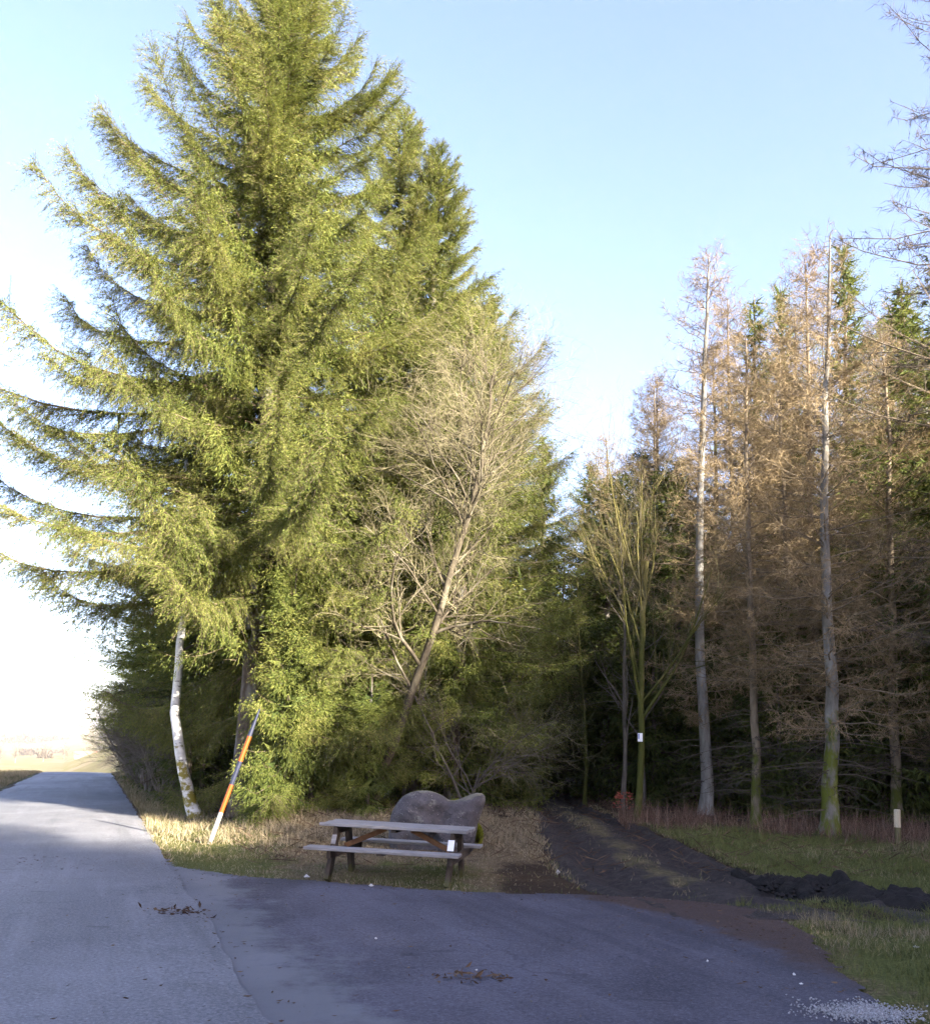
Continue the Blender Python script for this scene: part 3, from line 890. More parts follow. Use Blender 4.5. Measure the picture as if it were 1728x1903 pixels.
def make_bare(seed, pts, r0, levels, bark, twig, k0=18, tipr=.25, limb=None):
    """trunk along pts, then child levels [(per metre, s0, s1, angle, length ratio fn, trop, wig, rr, k)]"""
    rg = np.random.default_rng(seed)
    TP = trunk_path(rg, 0, pts=pts, k=k0)
    TR = flare(r0 * (1 - (1 - tipr) * np.linspace(0, 1, k0)), TP[:, 2] - TP[0, 2], .4)
    tb = MB(); tubes(tb, TP, TR, 9)
    cb = MB()
    P, R = TP[None], TR[None]
    for li, (pm, s0, s1, ang, lf, trop, wig, rr, k) in enumerate(levels):
        ln = np.linalg.norm(np.diff(P, axis=1), axis=2).sum(1)
        cnt = np.maximum(np.round(ln * pm * rg.uniform(.8, 1.2, len(ln))).astype(int), 1)
        P, R, _, _ = grow(rg, P, R, cnt, s0, s1, ang, 13, (lambda s, i, lf=lf, ln=ln: lf(s) if li == 0 else lf(s) * (.4 + .6 * np.minimum(ln[i], 1.5))), k, trop, wig, rr, .0022, .35)
        if li == 0: tubes(cb if limb else tb, P, R, 6, 1 if limb else 0)
        else: tubes(cb, P, R, 4 if li == 1 else 3, 1 if li == 1 else 0)
    return tb.mesh('bare_trunk', [M[bark]], True), cb.mesh('bare_crown', [M[twig], M[limb or bark]], False)

def plant(name, meshes, loc, label, cat, group=None, rz=0.0, sc=1.0, sink=.06, names=('trunk', 'crown')):
    z = float(height(loc[0], loc[1])) - sink
    o = empty(name, (loc[0], loc[1], z), rz)
    if np.isscalar(sc): sc = (sc, sc, sc)
    o.scale = sc
    for nm, me in zip(names, meshes):
        link(nm, me, o)
    return tag(o, label, cat, group)

# ------------------------------------------------------------------ left of the track: big spruces, birch, lichen tree
PI = math.pi
G_L = 'spruces left of the track'
make_boughs()
big = hang_spruce(1, (-4.75, 20.7), 22.7, 5.3, 1.0, 12.5, .86, 300, .24, 'tallest spruce, its top cut off by the picture edge, left of the table', G_L,
            [(PI, .17)], [(PI * 1.2, 1.25, 4.8), (PI * 1.1, .6, 5.4)])
hang_spruce(2, (-1.25, 24.2), 18.3, 3.6, 1.2, 10.5, .8, 240, .19, 'second tallest spruce, rising behind the pale leafless tree', G_L, [(0, .1)])
mid1 = make_spruce(3, 15.5, 3.0, 1.0, 9.0, .8, .38, 7, 18, (.085, .0195), .045, .16, None, 14, 1.0)
inner = link('crown', mid1[1], big); inner.scale = (1.0, 1.0, 1.27); inner.rotation_euler = (0, 0, 1.0); inner.location = (0, 0, 3.0)
mid2 = make_spruce(4, 14.0, 2.7, 1.2, 8.0, .85, .40, 7, 18, (.09, .022), .055, .15, None, 18, 1.1, None, [M['needle_shaded'], M['spruce_branch_shaded']])
high1 = make_spruce(14, 15.0, 2.9, 3.2, 8.5, .8, .38, 7, 18, (.09, .022), .052, .11, None, 30, 1.0)
young = make_spruce(5, 3.4, 1.25, .25, 3.0, .9, .20, 6, 30, (.055, .0115), .024, .045, None, 0, .8)
hang_spruce(12, (-2.15, 25.2), 20.2, 3.7, 1.2, 10.5, .8, 240, .19, 'spruce squeezed between the two tallest spruces', G_L)
plant('spruce_tree', mid1, (-.2, 21.9), 'lower spruce directly behind the pale leafless tree', 'tree', G_L, 3.3, (1.0, 1.0, .80))
plant('spruce_tree', mid1, (.75, 29.0), 'spruce stepping down beside the track, behind the pale leafless tree', 'tree', G_L, 1.1, (1.2, 1.2, 1.06))
plant('spruce_tree', mid2, (.9, 33.0), 'lower spruce at the left brink of the dark track opening', 'tree', G_L, .3, (1.15, 1.15, 1.02))
plant('spruce_tree', mid1, (2.9, 36.5), 'spruce closing the end of the dark track', 'tree', G_L, 4.0, (.95, .95, .92))
plant('spruce_tree', mid2, (5.3, 40.0), 'far spruce showing in the gap above the track', 'tree', G_L, 2.2, (1.05, 1.05, 1.02))
plant('young_spruce', young, (-3.1, 19.6), 'young bushy spruce on a thin stem right of the striped pole', 'tree', 'young spruces at the wood edge', 0, 1.0)
plant('young_spruce', young, (-1.9, 19.3), 'young spruce spreading over the bank behind the picnic table', 'tree', 'young spruces at the wood edge', 1.5, (.95, .95, .85))
plant('young_spruce', young, (-3.55, 19.0), 'tall young spruce right of the tallest trunk', 'tree', 'young spruces at the wood edge', 3.0, (1.05, 1.05, 1.5))
plant('young_spruce', young, (1.15, 24.2), 'dark young spruce leaning into the track opening', 'tree', 'young spruces at the wood edge', 4.0, (1.25, 1.25, 1.3))
# along the road, away from the camera
G_R = 'trees along the road edge'
plant('spruce_tree', high1, (-7.9, 27.2), 'dark spruce right behind the white birch', 'tree', G_R, .9, (1.3, 1.3, .86))
plant('spruce_tree', high1, (-12.3, 36.5), 'spruce overhanging the road beyond the birch', 'tree', G_R, 2.7, (.95, .95, .75))
plant('spruce_tree', high1, (-17.2, 49.0), 'farthest spruce along the road, nearest the crest', 'tree', G_R, 5.0, (.95, .95, .56))

birch = make_bare(21, [(.25, 0, 0), (.12, 0, .45), (-.12, 0, 1.2), (-.36, 0, 2.1), (-.44, 0, 3.2), (-.36, 0, 4.4), (-.26, 0, 5.8), (-.28, 0, 7.2), (-.6, .1, 8.8), (-1.0, .2, 10.4)], .15,
                  [(1.6, .5, .99, 46, lambda s: 3.0 * (1.25 - s), .03, .10, .42, 8),
                   (3.2, .15, 1, 42, lambda s: 1.3 * (1.2 - .6 * s), -.05, .10, .5, 6),
                   (5.5, .1, 1, 38, lambda s: .75 + 0 * s, -.16, .10, .6, 5)], 'birch', 'grey_twig', 20, .2, 'grey_bark')
plant('birch_tree', birch, (-6.25, 21.6), 'white birch with a bowed trunk beside the road', 'tree', G_R)

lichen = make_bare(22, [(-.2, 0, 0), (.2, -.15, 1.3), (.75, -.35, 2.9), (1.2, -.5, 4.4), (1.65, -.6, 6.0), (1.95, -.6, 7.2), (2.1, -.5, 8.6), (2.2, -.3, 9.6)], .105,
                   [(4.2, .24, .99, 44, lambda s: 2.5 * (1.18 - s) ** .6 + .5, .03, .13, .55, 9),
                    (5.5, .1, 1, 46, lambda s: 1.15 * (1.2 - .5 * s), .01, .17, .52, 6),
                    (7.0, .1, 1, 45, lambda s: .55 + 0 * s, .0, .2, .6, 5),
                    (3.5, .15, 1, 45, lambda s: .28 + 0 * s, 0, .2, .75, 3)], 'lichen_bark', 'lichen_twig', 20)
plant('leafless_tree', lichen, (-1.7, 19.7), 'leaning leafless tree with pale lichen twigs behind the boulder', 'tree')
bush = make_bare(23, [(0, 0, 0), (.1, 0, .4), (.25, 0, .9)], .05,
                 [(14, .1, 1, 48, lambda s: 2.7 - .6 * s, -.01, .14, .6, 9),
                  (5.0, .2, 1, 46, lambda s: .9 + 0 * s, -.02, .18, .55, 6),
                  (8.0, .1, 1, 45, lambda s: .42 + 0 * s, -.02, .2, .6, 4)], 'grey_bark', 'lichen_twig', 8)
plant('leafless_shrub', bush, (.15, 20.5), 'tangled grey shrub drooping above the boulder', 'shrub', 'leafless shrubs', 0, (1.05, 1.0, 1.15))
plant('leafless_shrub', bush, (.4, 23.0), 'tall grey shrub arching over the track entrance', 'shrub', 'leafless shrubs', 2.0, (.75, .75, 1.5))
gbush = make_bare(24, [(0, 0, 0), (.05, 0, .3), (.1, 0, .7)], .05,
                  [(22, .05, 1, 32, lambda s: 2.6 - .8 * s, .03, .10, .5, 7),
                   (6.0, .2, 1, 38, lambda s: .8 + 0 * s, .03, .13, .55, 5),
                   (8.0, .1, 1, 40, lambda s: .4 + 0 * s, .02, .15, .6, 4)], 'grey_bark', 'grey_twig', 8)
for k, (x, y, sc, lb) in enumerate([(-9.1, 28.6, 1.15, 'brown leafless hedge bush just behind the birch foot'),
                                    (-10.9, 33.2, 1.3, 'brown leafless hedge bush second beyond the birch'),
                                    (-13.0, 38.6, 1.45, 'brown leafless hedge bush third beyond the birch'),
                                    (-15.6, 45.0, 1.55, 'brown leafless hedge bush second nearest the road crest'),
                                    (-18.4, 52.0, 1.5, 'brown leafless hedge bush nearest the road crest'),
                                    (-9.9, 30.8, 1.3, 'brown leafless hedge bush between the first two beyond the birch'),
                                    (-11.9, 35.8, 1.45, 'brown leafless hedge bush between the second and third beyond the birch'),
                                    (-14.2, 41.8, 1.5, 'brown leafless hedge bush midway along the hedge to the crest')]):
    plant('hedge_bush', gbush, (x, y), lb, 'bush', 'hedge bushes along the road', k * 1.3, sc)

# ------------------------------------------------------------------ right of the track: larches, mossy tree, spruces behind
G_P = 'larches along the wood edge'
la1 = make_larch(31, 13.9, 1.75, 4.2, r0=.145, bark='larch_bark_clean', pts=[(.0, 0, 0), (.06, 0, .8), (-.05, 0, 2.4), (-.12, 0, 5), (.0, 0, 8.5), (.16, 0, 11.5), (.27, 0, 13.9)], density=.9, dead=46)
plant('larch_tree', la1, (5.64, 21.83), 'straight pale grey larch, tallest just right of the blue-and-white marker', 'tree', G_P)
la0 = make_larch(32, 10.2, 2.0, 3.4, r0=.085, bark='larch_bark_warm', density=1.15, dead=50, pts=[(0, 0, 0), (.05, 0, 1.5), (-.02, 0, 4.5), (-.05, 0, 7.5), (.0, 0, 10.2)])
plant('larch_tree', la0, (5.78, 18.6), 'thin brown larch between the two pale larches', 'tree', G_P)
la2 = make_larch(33, 12.0, 2.3, 3.6, r0=.15, bark='larch_bark', density=1.0, dead=50, pts=[(-.05, 0, 0), (.0, 0, 1.0), (.10, 0, 2.6), (.02, 0, 5), (.12, 0, 8), (.36, 0, 12.0)])
plant('larch_tree', la2, (6.84, 17.5), 'larch with a green mossy foot, left of the short post', 'tree', G_P)
la3 = make_larch(34, 15.5, 2.4, 2.4, r0=.11, bark='larch_bark_warm', density=1.0, dead=40, exx=.6)
la4 = make_larch(35, 14.0, 2.2, 2.0, r0=.10, bark='larch_bark_warm', density=1.2, dead=40, exx=.6)
G_B = 'brown larches behind the edge row'
for k, (me, x, y, sc, lb) in enumerate([
        (la4, 6.0, 29.5, (.95, .95, .98), 'brown bushy larch left of the pale grey larch, at the gap'),
        (la3, 7.9, 27.0, (.95, .95, 1.0), 'brown larch right behind the tallest pale larch'),
        (la4, 8.0, 22.6, (.9, .9, .86), 'brown larch behind the thin larch'),
        (la3, 9.5, 25.2, (1.05, 1.05, 1.02), 'tall brown larch with a spiky top above the mossy larch'),
        (la4, 9.3, 20.2, (1.0, 1.0, .80), 'low brown larch right behind the mossy larch'),
        (la4, 5.0, 32.5, (1.0, 1.0, .92), 'leftmost brown larch, above the mossy tree'),
        (la3, 8.6, 31.0, (1.1, 1.1, 1.0), 'brown larch filling behind the tallest pale larch top'),
        (la3, 13.6, 29.0, (1.1, 1.1, 1.05), 'brown larch top under the highest thin spruce tip'),
        (la3, 10.6, 29.0, (1.15, 1.15, 1.06), 'brown larch between the green spruce tips'),
        (la4, 7.1, 33.5, (1.15, 1.15, 1.12), 'brown larch top just left of the tallest pale larch'),
        (la3, 14.6, 31.0, (1.2, 1.2, 1.08), 'brown larch top towards the right edge, behind the green spruces'),
        (la3, 12.6, 26.4, (1.0, 1.0, .92), 'brown larch behind the short post, near the right edge')]):
    plant('larch_tree', me, (x, y), lb, 'tree', G_B, k * 1.7, sc)
laR = make_larch(36, 19.5, 3.4, 3.0, r0=.2, bark='larch_bark', density=.8, dead=30, tw=.9, twig='grey_twig')
plant('larch_tree', laR, (9.95, 16.2), 'nearest larch, only its bare side branches show at the right edge', 'tree', G_P, .5)

mossy = make_bare(25, [(-.08, 0, 0), (.02, 0, .7), (.02, 0, 2.0), (.03, 0, 3.4), (.08, 0, 4.4), (.15, 0, 5.4)], .072,
                  [(2.0, .40, 1.0, 24, lambda s: 4.3 - 1.2 * s, .05, .06, .60, 10),
                   (2.6, .15, 1, 34, lambda s: 1.5 * (1.25 - .6 * s), .05, .10, .5, 7),
                   (5.0, .1, 1, 38, lambda s: .6 + 0 * s, .03, .14, .55, 5),
                   (5.0, .1, 1, 38, lambda s: .28 + 0 * s, .02, .14, .6, 3)], 'moss_bark', 'moss_twig', 14, .75)
plant('leafless_tree', mossy, (3.62, 19.13), 'yellow-green mossy tree forking upward, carrying the small marker', 'tree')
slim = make_bare(26, [(0, 0, 0), (.03, 0, 1.5), (-.03, 0, 3.2), (.05, 0, 5.0), (-.1, 0, 7.4)], .065,
                 [(2.4, .2, 1.0, 38, lambda s: 2.0 * (1.2 - s) + .3, .04, .09, .55, 7),
                  (4.0, .15, 1, 40, lambda s: .8 + 0 * s, .03, .13, .5, 5),
                  (6.0, .1, 1, 40, lambda s: .36 + 0 * s, .02, .15, .6, 4)], 'grey_bark', 'grey_twig', 12)
slim2 = make_bare(27, [(0, 0, 0), (-.1, 0, 1.5), (.1, 0, 3.2), (.35, 0, 5.0), (.4, 0, 7.0)], .055,
                  [(2.4, .2, 1.0, 38, lambda s: 2.0 * (1.2 - s) + .3, .04, .09, .55, 7),
                   (4.0, .15, 1, 40, lambda s: .8 + 0 * s, .03, .13, .5, 5),
                   (6.0, .1, 1, 40, lambda s: .36 + 0 * s, .02, .15, .6, 4)], 'moss_bark', 'moss_twig', 12)
plant('sapling', slim, (4.0, 23.2), 'dark slim trunk just left of the mossy tree', 'tree', 'slim leafless trees')
plant('sapling', slim2, (2.55, 27.6), 'grey slim tree arching over the middle of the track opening', 'tree', 'slim leafless trees', 0, 1.05)
plant('sapling', slim2, (3.3, 25.2), 'slim leafless tree leaning at the right side of the track', 'tree', 'slim leafless trees', 2.1, (1, 1, .9))
plant('sapling', slim, (4.7, 24.5), 'slim leafless tree between mossy tree and pale larch', 'tree', 'slim leafless trees', 1.2, (1, 1, 1.1))

G_S = 'spruces behind the larches'
bs = make_spruce(6, 16.5, 2.3, 2.5, 8.0, .85, .42, 6, 16, (.085, .020), .05, .16, None, 30, 1.0)
bs_d = make_spruce(7, 15.5, 2.4, 1.5, 8.0, .85, .44, 6, 12, (.16, .044), .14, .13, None, 60, 1.1, None, [M['needle_shaded'], M['spruce_branch_shaded']])
for k, (me, x, y, sc, lb) in enumerate([
        (bs, 9.75, 30.0, (1.0, 1.0, 1.05), 'spruce whose green tip shows between the brown larches'),
        (bs, 12.3, 28.5, (1, 1, 1.12), 'spruce with the highest thin tip above the spiky larch'),
        (bs, 11.2, 31.5, (1, 1, 1.12), 'spruce just left of the highest thin spruce tip'),
        (bs, 12.0, 24.6, (1.05, 1.05, .9), 'green spruce top right of the spiky brown larch'),
        (bs_d, 10.9, 19.6, (1.1, 1.1, .95), 'dark spruce hanging in at the right edge'),
        (bs, 11.5, 22.8, (1.1, 1.1, .76), 'green spruce filling the right edge below the dark one')]):
    plant('spruce_tree', me, (x, y), lb, 'tree', G_S, k * .9, sc)

und = make_spruce(9, 5.0, 1.6, .2, 4.4, .8, .26, 6, 14, (.14, .042), .115, .05, None, 20, .9, None, [M['needle_shaded'], M['spruce_branch_shaded']])
rg = np.random.default_rng(19)
for x, y in [(5.2, 25.5), (6.6, 24.2), (8.2, 24.9), (9.4, 23.0), (10.8, 21.6), (7.3, 21.6), (12.2, 20.6), (4.6, 28.0), (6.2, 27.4), (9.6, 21.0), (11.6, 18.6), (13.0, 18.0),
             (.4, 26.5), (-.8, 27.8), (.9, 30.5), (4.3, 31.0), (2.9, 33.8), (1.2, 36.0)]:
    sd = 'right' if x > track_x(y) else 'left'
    plant('understorey_spruce', und, (x, y), 'low dark spruce thicket under the trees %s of the track' % sd, 'tree', 'understorey spruces %s of the track' % sd, rg.random() * 6, rg.uniform(.85, 1.15))
for x, y, sc in [(-7.6, 27.8, 1.1), (-9.2, 31.8, 1.2), (-11.2, 36.6, 1.25), (-13.4, 42.2, 1.3), (-16.0, 48.5, 1.3)]:
    plant('understorey_spruce', und, (x, y), 'low dark spruce thicket behind the roadside hedge bushes', 'tree', 'understorey spruces along the road', x, sc)
# deep wood on both sides of the track
rg = np.random.default_rng(77)
spots = []
for yy in np.arange(24.5, 52, 3.1):
    for xx in np.arange(-14, 25, 3.0):
        x = xx + rg.uniform(-.9, .9); y = yy + rg.uniform(-.9, .9)
        d_, s_ = road_xy(x, y)
        if d_ < 3.2: continue
        if abs(x - float(track_x(y))) < 1.5 and y < 38: continue
        if x > track_x(y) and y < 25.5 + .0 * x: continue
        if x < track_x(y) and y < 26: continue
        if abs(x / y) > .62 or (y > 47 and (x < 0 or x / y > .5)): continue
        spots.append((x, y))
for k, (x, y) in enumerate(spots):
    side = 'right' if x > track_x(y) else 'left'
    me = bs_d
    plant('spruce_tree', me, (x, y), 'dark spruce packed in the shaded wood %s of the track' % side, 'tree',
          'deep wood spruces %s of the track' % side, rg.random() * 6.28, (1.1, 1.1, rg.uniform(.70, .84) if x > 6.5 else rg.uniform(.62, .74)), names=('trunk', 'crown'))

# wood behind the camera that throws the shade
dS = np.array([math.sin(SUN_AZ), math.cos(SUN_AZ)]); nS = np.array([-dS[1], dS[0]])
tel = math.tan(SUN_EL)
rg = np.random.default_rng(5)
prof_n = [-9, -4, 4, 5.9, 6.4, 9.6, 11.0, 13, 16, 20, 27]
prof_h = [20, 20.5, 20.5, 20.0, 14.0, 14.2, 15.8, 17.8, 18.8, 19.2, 19.5]
for k, n in enumerate(np.arange(-9, 45, 1.75)):
    a = -25 - 2.2 * (k % 2) + rg.uniform(-.6, .6)
    H = np.interp(n, prof_n, prof_h) + (-25 - a) * tel
    pos = nS * n - dS * a
    plant('spruce_tree', mid1, (pos[0], pos[1]), 'spruce of the wood across the road, out of the picture', 'tree',
          'wood behind the viewer', rg.random() * 6.28, (1.4, 1.4, H / 15.5))
    if True:
        a2 = a - 6.5; pos = nS * (n + .9) - dS * a2
        plant('spruce_tree', mid1, (pos[0], pos[1]), 'spruce of the wood across the road, out of the picture', 'tree',
              'wood behind the viewer', rg.random() * 6.28, (1.3, 1.3, (H + 6.5 * tel) / 15.5))

# ------------------------------------------------------------------ picnic table
def rotx(a):
    c, s = math.cos(a), math.sin(a); return np.array([[1, 0, 0], [0, c, -s], [0, s, c]])
def roty(a):
    c, s = math.cos(a), math.sin(a); return np.array([[c, 0, s], [0, 1, 0], [-s, 0, c]])
def board(name, mat, parent, c, size, Mx=None, bev=.006, seed=0):
    """a sawn board with softened edges and slight warp, its own mesh"""
    import bmesh
    bm = bmesh.new()
    bmesh.ops.create_cube(bm, size=1)
    for v in bm.verts: v.co = Vector((v.co.x * size[0], v.co.y * size[1], v.co.z * size[2]))
    bmesh.ops.bevel(bm, geom=bm.edges[:], offset=bev, segments=1, affect='EDGES')
    r = random.Random(seed)
    me = bpy.data.meshes.new(name)
    tw = r.uniform(-.006, .006)
    for v in bm.verts:
        v.co.z += tw * v.co.x * (1 if v.co.y > 0 else -1) + r.uniform(-.0012, .0012)
    bm.to_mesh(me); bm.free()
    me.materials.append(mat)
    o = link(name, me, parent)
    o.location = c
    if Mx is not None:
        o.rotation_euler = Matrix(Mx.tolist()).to_euler()
    return o

tbl = empty('picnic_table', (-.80, 12.42, .0), math.radians(-9))
tbl.scale = (1, 1, .94)
tbl.rotation_euler = (0, math.radians(1.1), math.radians(-9))
tag(tbl, 'weathered grey wooden picnic table with attached benches on the verge', 'picnic table')
for k in range(4):
    board('top_plank', M['plank'], tbl, (.012 * ((k * 7) % 3 - 1), -.285 + .19 * k, .715), (1.92, .180, .042), None, .006, k)
for sy in (-1, 1):
    for k in range(2):
        board('seat_plank', M['plank'], tbl, (-.05 if sy < 0 else .03, sy * (.60 + .145 * k), .438), (1.94, .136, .040), None, .006, 10 + k + sy)
for sx in (-1, 1):
    x = sx * .76
    board('top_beam', M['beam'], tbl, (x, 0, .645), (.05, .70, .095), None, .004, 20)
    board('seat_beam', M['beam'], tbl, (x + .052, 0, .365), (.05, 1.50, .105), None, .004, 21)
    for sy in (-1, 1):
        a = math.atan2(.34, .68) * sy
        board('leg', M['beam'], tbl, (x + .0, sy * .40, .345), (.06, .14, .76), rotx(a), .004, 22 + sy)
    # brown diagonal braces
    a = math.atan2(.25, .52)
    board('brace', M['brace'], tbl, (sx * .44, -.02, .545), (.60, .045, .07), roty(sx * a), .004, 24)
board('batten', M['beam'], tbl, (-.05, -.66, .404), (.09, .26, .028), None, .003, 26)
board('batten', M['beam'], tbl, (0, .0, .672), (.07, .68, .044), None, .003, 27)
board('white_card', M['white_card'], tbl, (.755, -.392, .535), (.082, .006, .15), rotx(-.464), .001, 28)
board('pale_patch', M['plank'], tbl, (-.757, -.392, .53), (.06, .006, .13), rotx(-.464), .001, 29)  # thin pale board on the left front leg

# ------------------------------------------------------------------ snow pole
pole = empty('snow_pole', (-4.28, 16.3, float(height(-4.28, 16.3)) - .05), 0)
tag(pole, 'leaning snow pole banded orange and dark blue, white at its foot', 'pole')
ptop = np.array([.72, .10, 2.36]); segs = [(0, .245, 'white_paint'), (.245, .445, 'orange_paint'), (.445, .615, 'black_paint'), (.615, .80, 'orange_paint'), (.80, 1.0, 'black_paint')]
for a, b, mt in segs:
    mb = MB()
    t = np.linspace(a, b, 4)
    R = np.interp(t, [0, .05, .8, 1], [.040, .040, .039, .014])
    P = ptop[None] * t[:, None]
    tubes(mb, P, R, 12)
    if b == 1.0:
        tubes(mb, np.stack([ptop, ptop * 1.003]), np.array([.013, .001]), 12)
    o = mb.build('band', M[mt], pole, True)

# ------------------------------------------------------------------ boulder: saddle-backed upright slab
out = np.array([(728, 1545), (731, 1522), (741, 1502), (757, 1487), (778, 1480), (800, 1480), (818, 1486), (834, 1496), (848, 1496), (862, 1491), (878, 1483), (892, 1480),
                (901, 1486), (902, 1496), (896, 1513), (889, 1532), (885, 1556), (880, 1585), (868, 1606), (838, 1614), (798, 1616), (762, 1613), (738, 1600), (728, 1575)], float)
out = (out - [815, 1552]) / 1730 * 15.2
out[:, 1] *= -1
nt_ = 96
ang = np.arctan2(out[:, 1], out[:, 0]); rad = np.hypot(out[:, 0], out[:, 1])
o_ = np.argsort(ang); ang, rad = ang[o_], rad[o_]
th = np.linspace(-PI, PI, nt_, endpoint=False)
rr = np.interp(th, np.concatenate([ang - 2 * PI, ang, ang + 2 * PI]), np.tile(rad, 3))
rr = (np.roll(rr, 1) + 2 * rr + np.roll(rr, -1)) / 4
nl = 25
ph = np.linspace(-PI / 2, PI / 2, nl)
cp = np.sign(np.cos(ph)) * np.abs(np.cos(ph)) ** .45
sp = np.sign(np.sin(ph)) * np.abs(np.sin(ph)) ** .9
BX = rr[None] * np.cos(th)[None] * cp[:, None]; BZ = rr[None] * np.sin(th)[None] * cp[:, None]
BY = sp[:, None] * (.30 + .06 * np.cos(th * 2 + 1))[None] * np.ones_like(BX)
nz = .12 * (np.abs(fbm(BX * 2.2 + 5, BZ * 2.2 + BY * 2) - .47) * 2.6 - .25) - .03 * np.exp(-((BX * .5 + BZ - .18 + .1 * vnoise(BX * 4, BZ * 4)) / .03) ** 2) + .025 * (vnoise(BX * 9 + BY * 5, BZ * 9) - .5)
BY = BY + nz; BX = BX * (1 + nz * .25); BZ = BZ * (1 + nz * .25)
V = np.stack([BX, BY, BZ], -1).reshape(-1, 3)
F = []
for j in range(nl - 1):
    for i in range(nt_):
        F.append([j * nt_ + i, j * nt_ + (i + 1) % nt_, (j + 1) * nt_ + (i + 1) % nt_, (j + 1) * nt_ + i])
mb = MB(); mb.add(V, np.array(F)[:, ::-1])
bx_, by_ = -.36, 15.2
bl = empty('boulder', (bx_, by_, float(height(bx_, by_)) - .26), 0)
tag(bl, 'saddle-backed upright boulder standing behind the picnic table', 'boulder')
st = mb.build('stone', M['boulder'], bl, True); st.location = (0, 0, .52)
rg = np.random.default_rng(8)
for (mx, my, mz, sx_, sz_) in ((.30, .26, .86, .17, .13), (.62, .20, .46, .09, .16)):
    n = 2600
    u = rg.normal(size=(n, 3)); u = unit(u) * rg.random((n, 1)) ** .33
    base = u * [sx_, .14, sz_] + [mx, my, mz]
    mb = MB(); blades(mb, base, u + [0, 0, .6], .05, .022, 0, .3, .5, None, rg)
    mb.build('moss_cushion', M['moss'], bl)

# ------------------------------------------------------------------ marker on the mossy tree, post, red seedling
mk = empty('trail_marker', (3.60, 18.985, 2.06), 0)
tag(mk, 'small white and blue trail marker nailed to the mossy tree trunk', 'marker')
board('plate', M['white_card'], mk, (0, 0, 0), (.10, .012, .17), None, .003, 1)
board('blue_stripe', M['blue_card'], mk, (-.030, -.008, .018), (.022, .004, .10), None, .001, 2)
ps = empty('wooden_post', (7.75, 16.84, float(height(7.75, 16.84)) - .1), 0)
tag(ps, 'short wooden post with a pale fresh top at the right wood edge', 'post')
for nm, z0, z1, mt, r in (('shaft', 0, .36, 'post_low', .055), ('pale_top', .36, .66, 'post', .056)):
    mb = MB(); tubes(mb, np.array([[0, 0, z0], [.0, 0, (z0 + z1) / 2], [0.004, 0, z1]]), np.array([r, r, r]), 10)
    if nm == 'pale_top':
        tubes(mb, np.array([[.004, 0, z1], [.004, 0, z1 + .012], [.004, 0, z1 + .014]]), np.array([r, r * .85, .001]), 10)
    mb.build(nm, M[mt], ps, True)
rg = np.random.default_rng(9)
rd = empty('red_seedling', (3.86, 22.3, float(height(3.86, 22.3)) - .02), 0)
tag(rd, 'small rust-red seedling at the foot of the dark slim trunk', 'plant')
mb = MB(); tubes(mb, np.array([[0, 0, 0], [.02, 0, .25], [.01, 0, .52]]), np.array([.012, .009, .004]), 5); mb.build('stem', M['leaf_litter'], rd)
m_, nt, p = new_mat('rust_leaves'); setc(nt, p, ramp(nt, island(nt), [(0, (.20, .045, .03)), (1, (.38, .11, .07))]), .7, .2)
mb = MB(); n = 90
zz = rg.uniform(.12, .5, n); a_ = rg.random(n) * 6.28; rr_ = rg.uniform(.02, .24, n) * (1.1 - zz)
blades(mb, np.stack([rr_ * np.cos(a_), rr_ * np.sin(a_), zz], -1), np.stack([np.cos(a_), np.sin(a_), rg.uniform(-.3, .5, n)], -1), .09, .045, 0, .2, .5, None, rg)
mb.build('leaves', m_, rd)

# ------------------------------------------------------------------ mud thrown up beside the track
mu = np.linspace(0, 1, 90); mv = np.linspace(-1, 1, 34)
MU, MV = np.meshgrid(mu, mv)
cxm = np.interp(MU, [0, .2, .45, .7, 1], [3.95, 4.35, 4.9, 5.6, 7.6]); cym = np.interp(MU, [0, .2, .45, .7, 1], [13.9, 12.7, 11.6, 10.9, 10.3])
wm = np.interp(MU, [0, .15, .4, .6, 1], [.12, .38, .62, .52, .6])
Xm = cxm + MV * wm * .35; Ym = cym + MV * wm
hm = (1 - MV ** 2) ** .7 * np.interp(MU, [0, .15, .38, .5, .62, .75, 1], [.03, .07, .18, .10, .14, .07, .10])
hm = hm * (.05 + 1.9 * fbm(Xm * 3.3, Ym * 3.3)) + .20 * (1 - MV ** 2) * (fbm(Xm * 8, Ym * 8) - .42)
Zm = height(Xm, Ym) + hm - .05 * (np.abs(MV) > .94)
mb = MB(); k = len(mu)
ii, jj = np.meshgrid(np.arange(k - 1), np.arange(len(mv) - 1)); q = (jj * k + ii).ravel()
mb.add(np.stack([Xm, Ym, Zm], -1).reshape(-1, 3), np.stack([q, q + 1, q + k + 1, q + k], -1))
tag(mb.build('mud_heap', M['mud'], None, True), 'ridge of black churned mud between the grass strips on the right', 'mud')

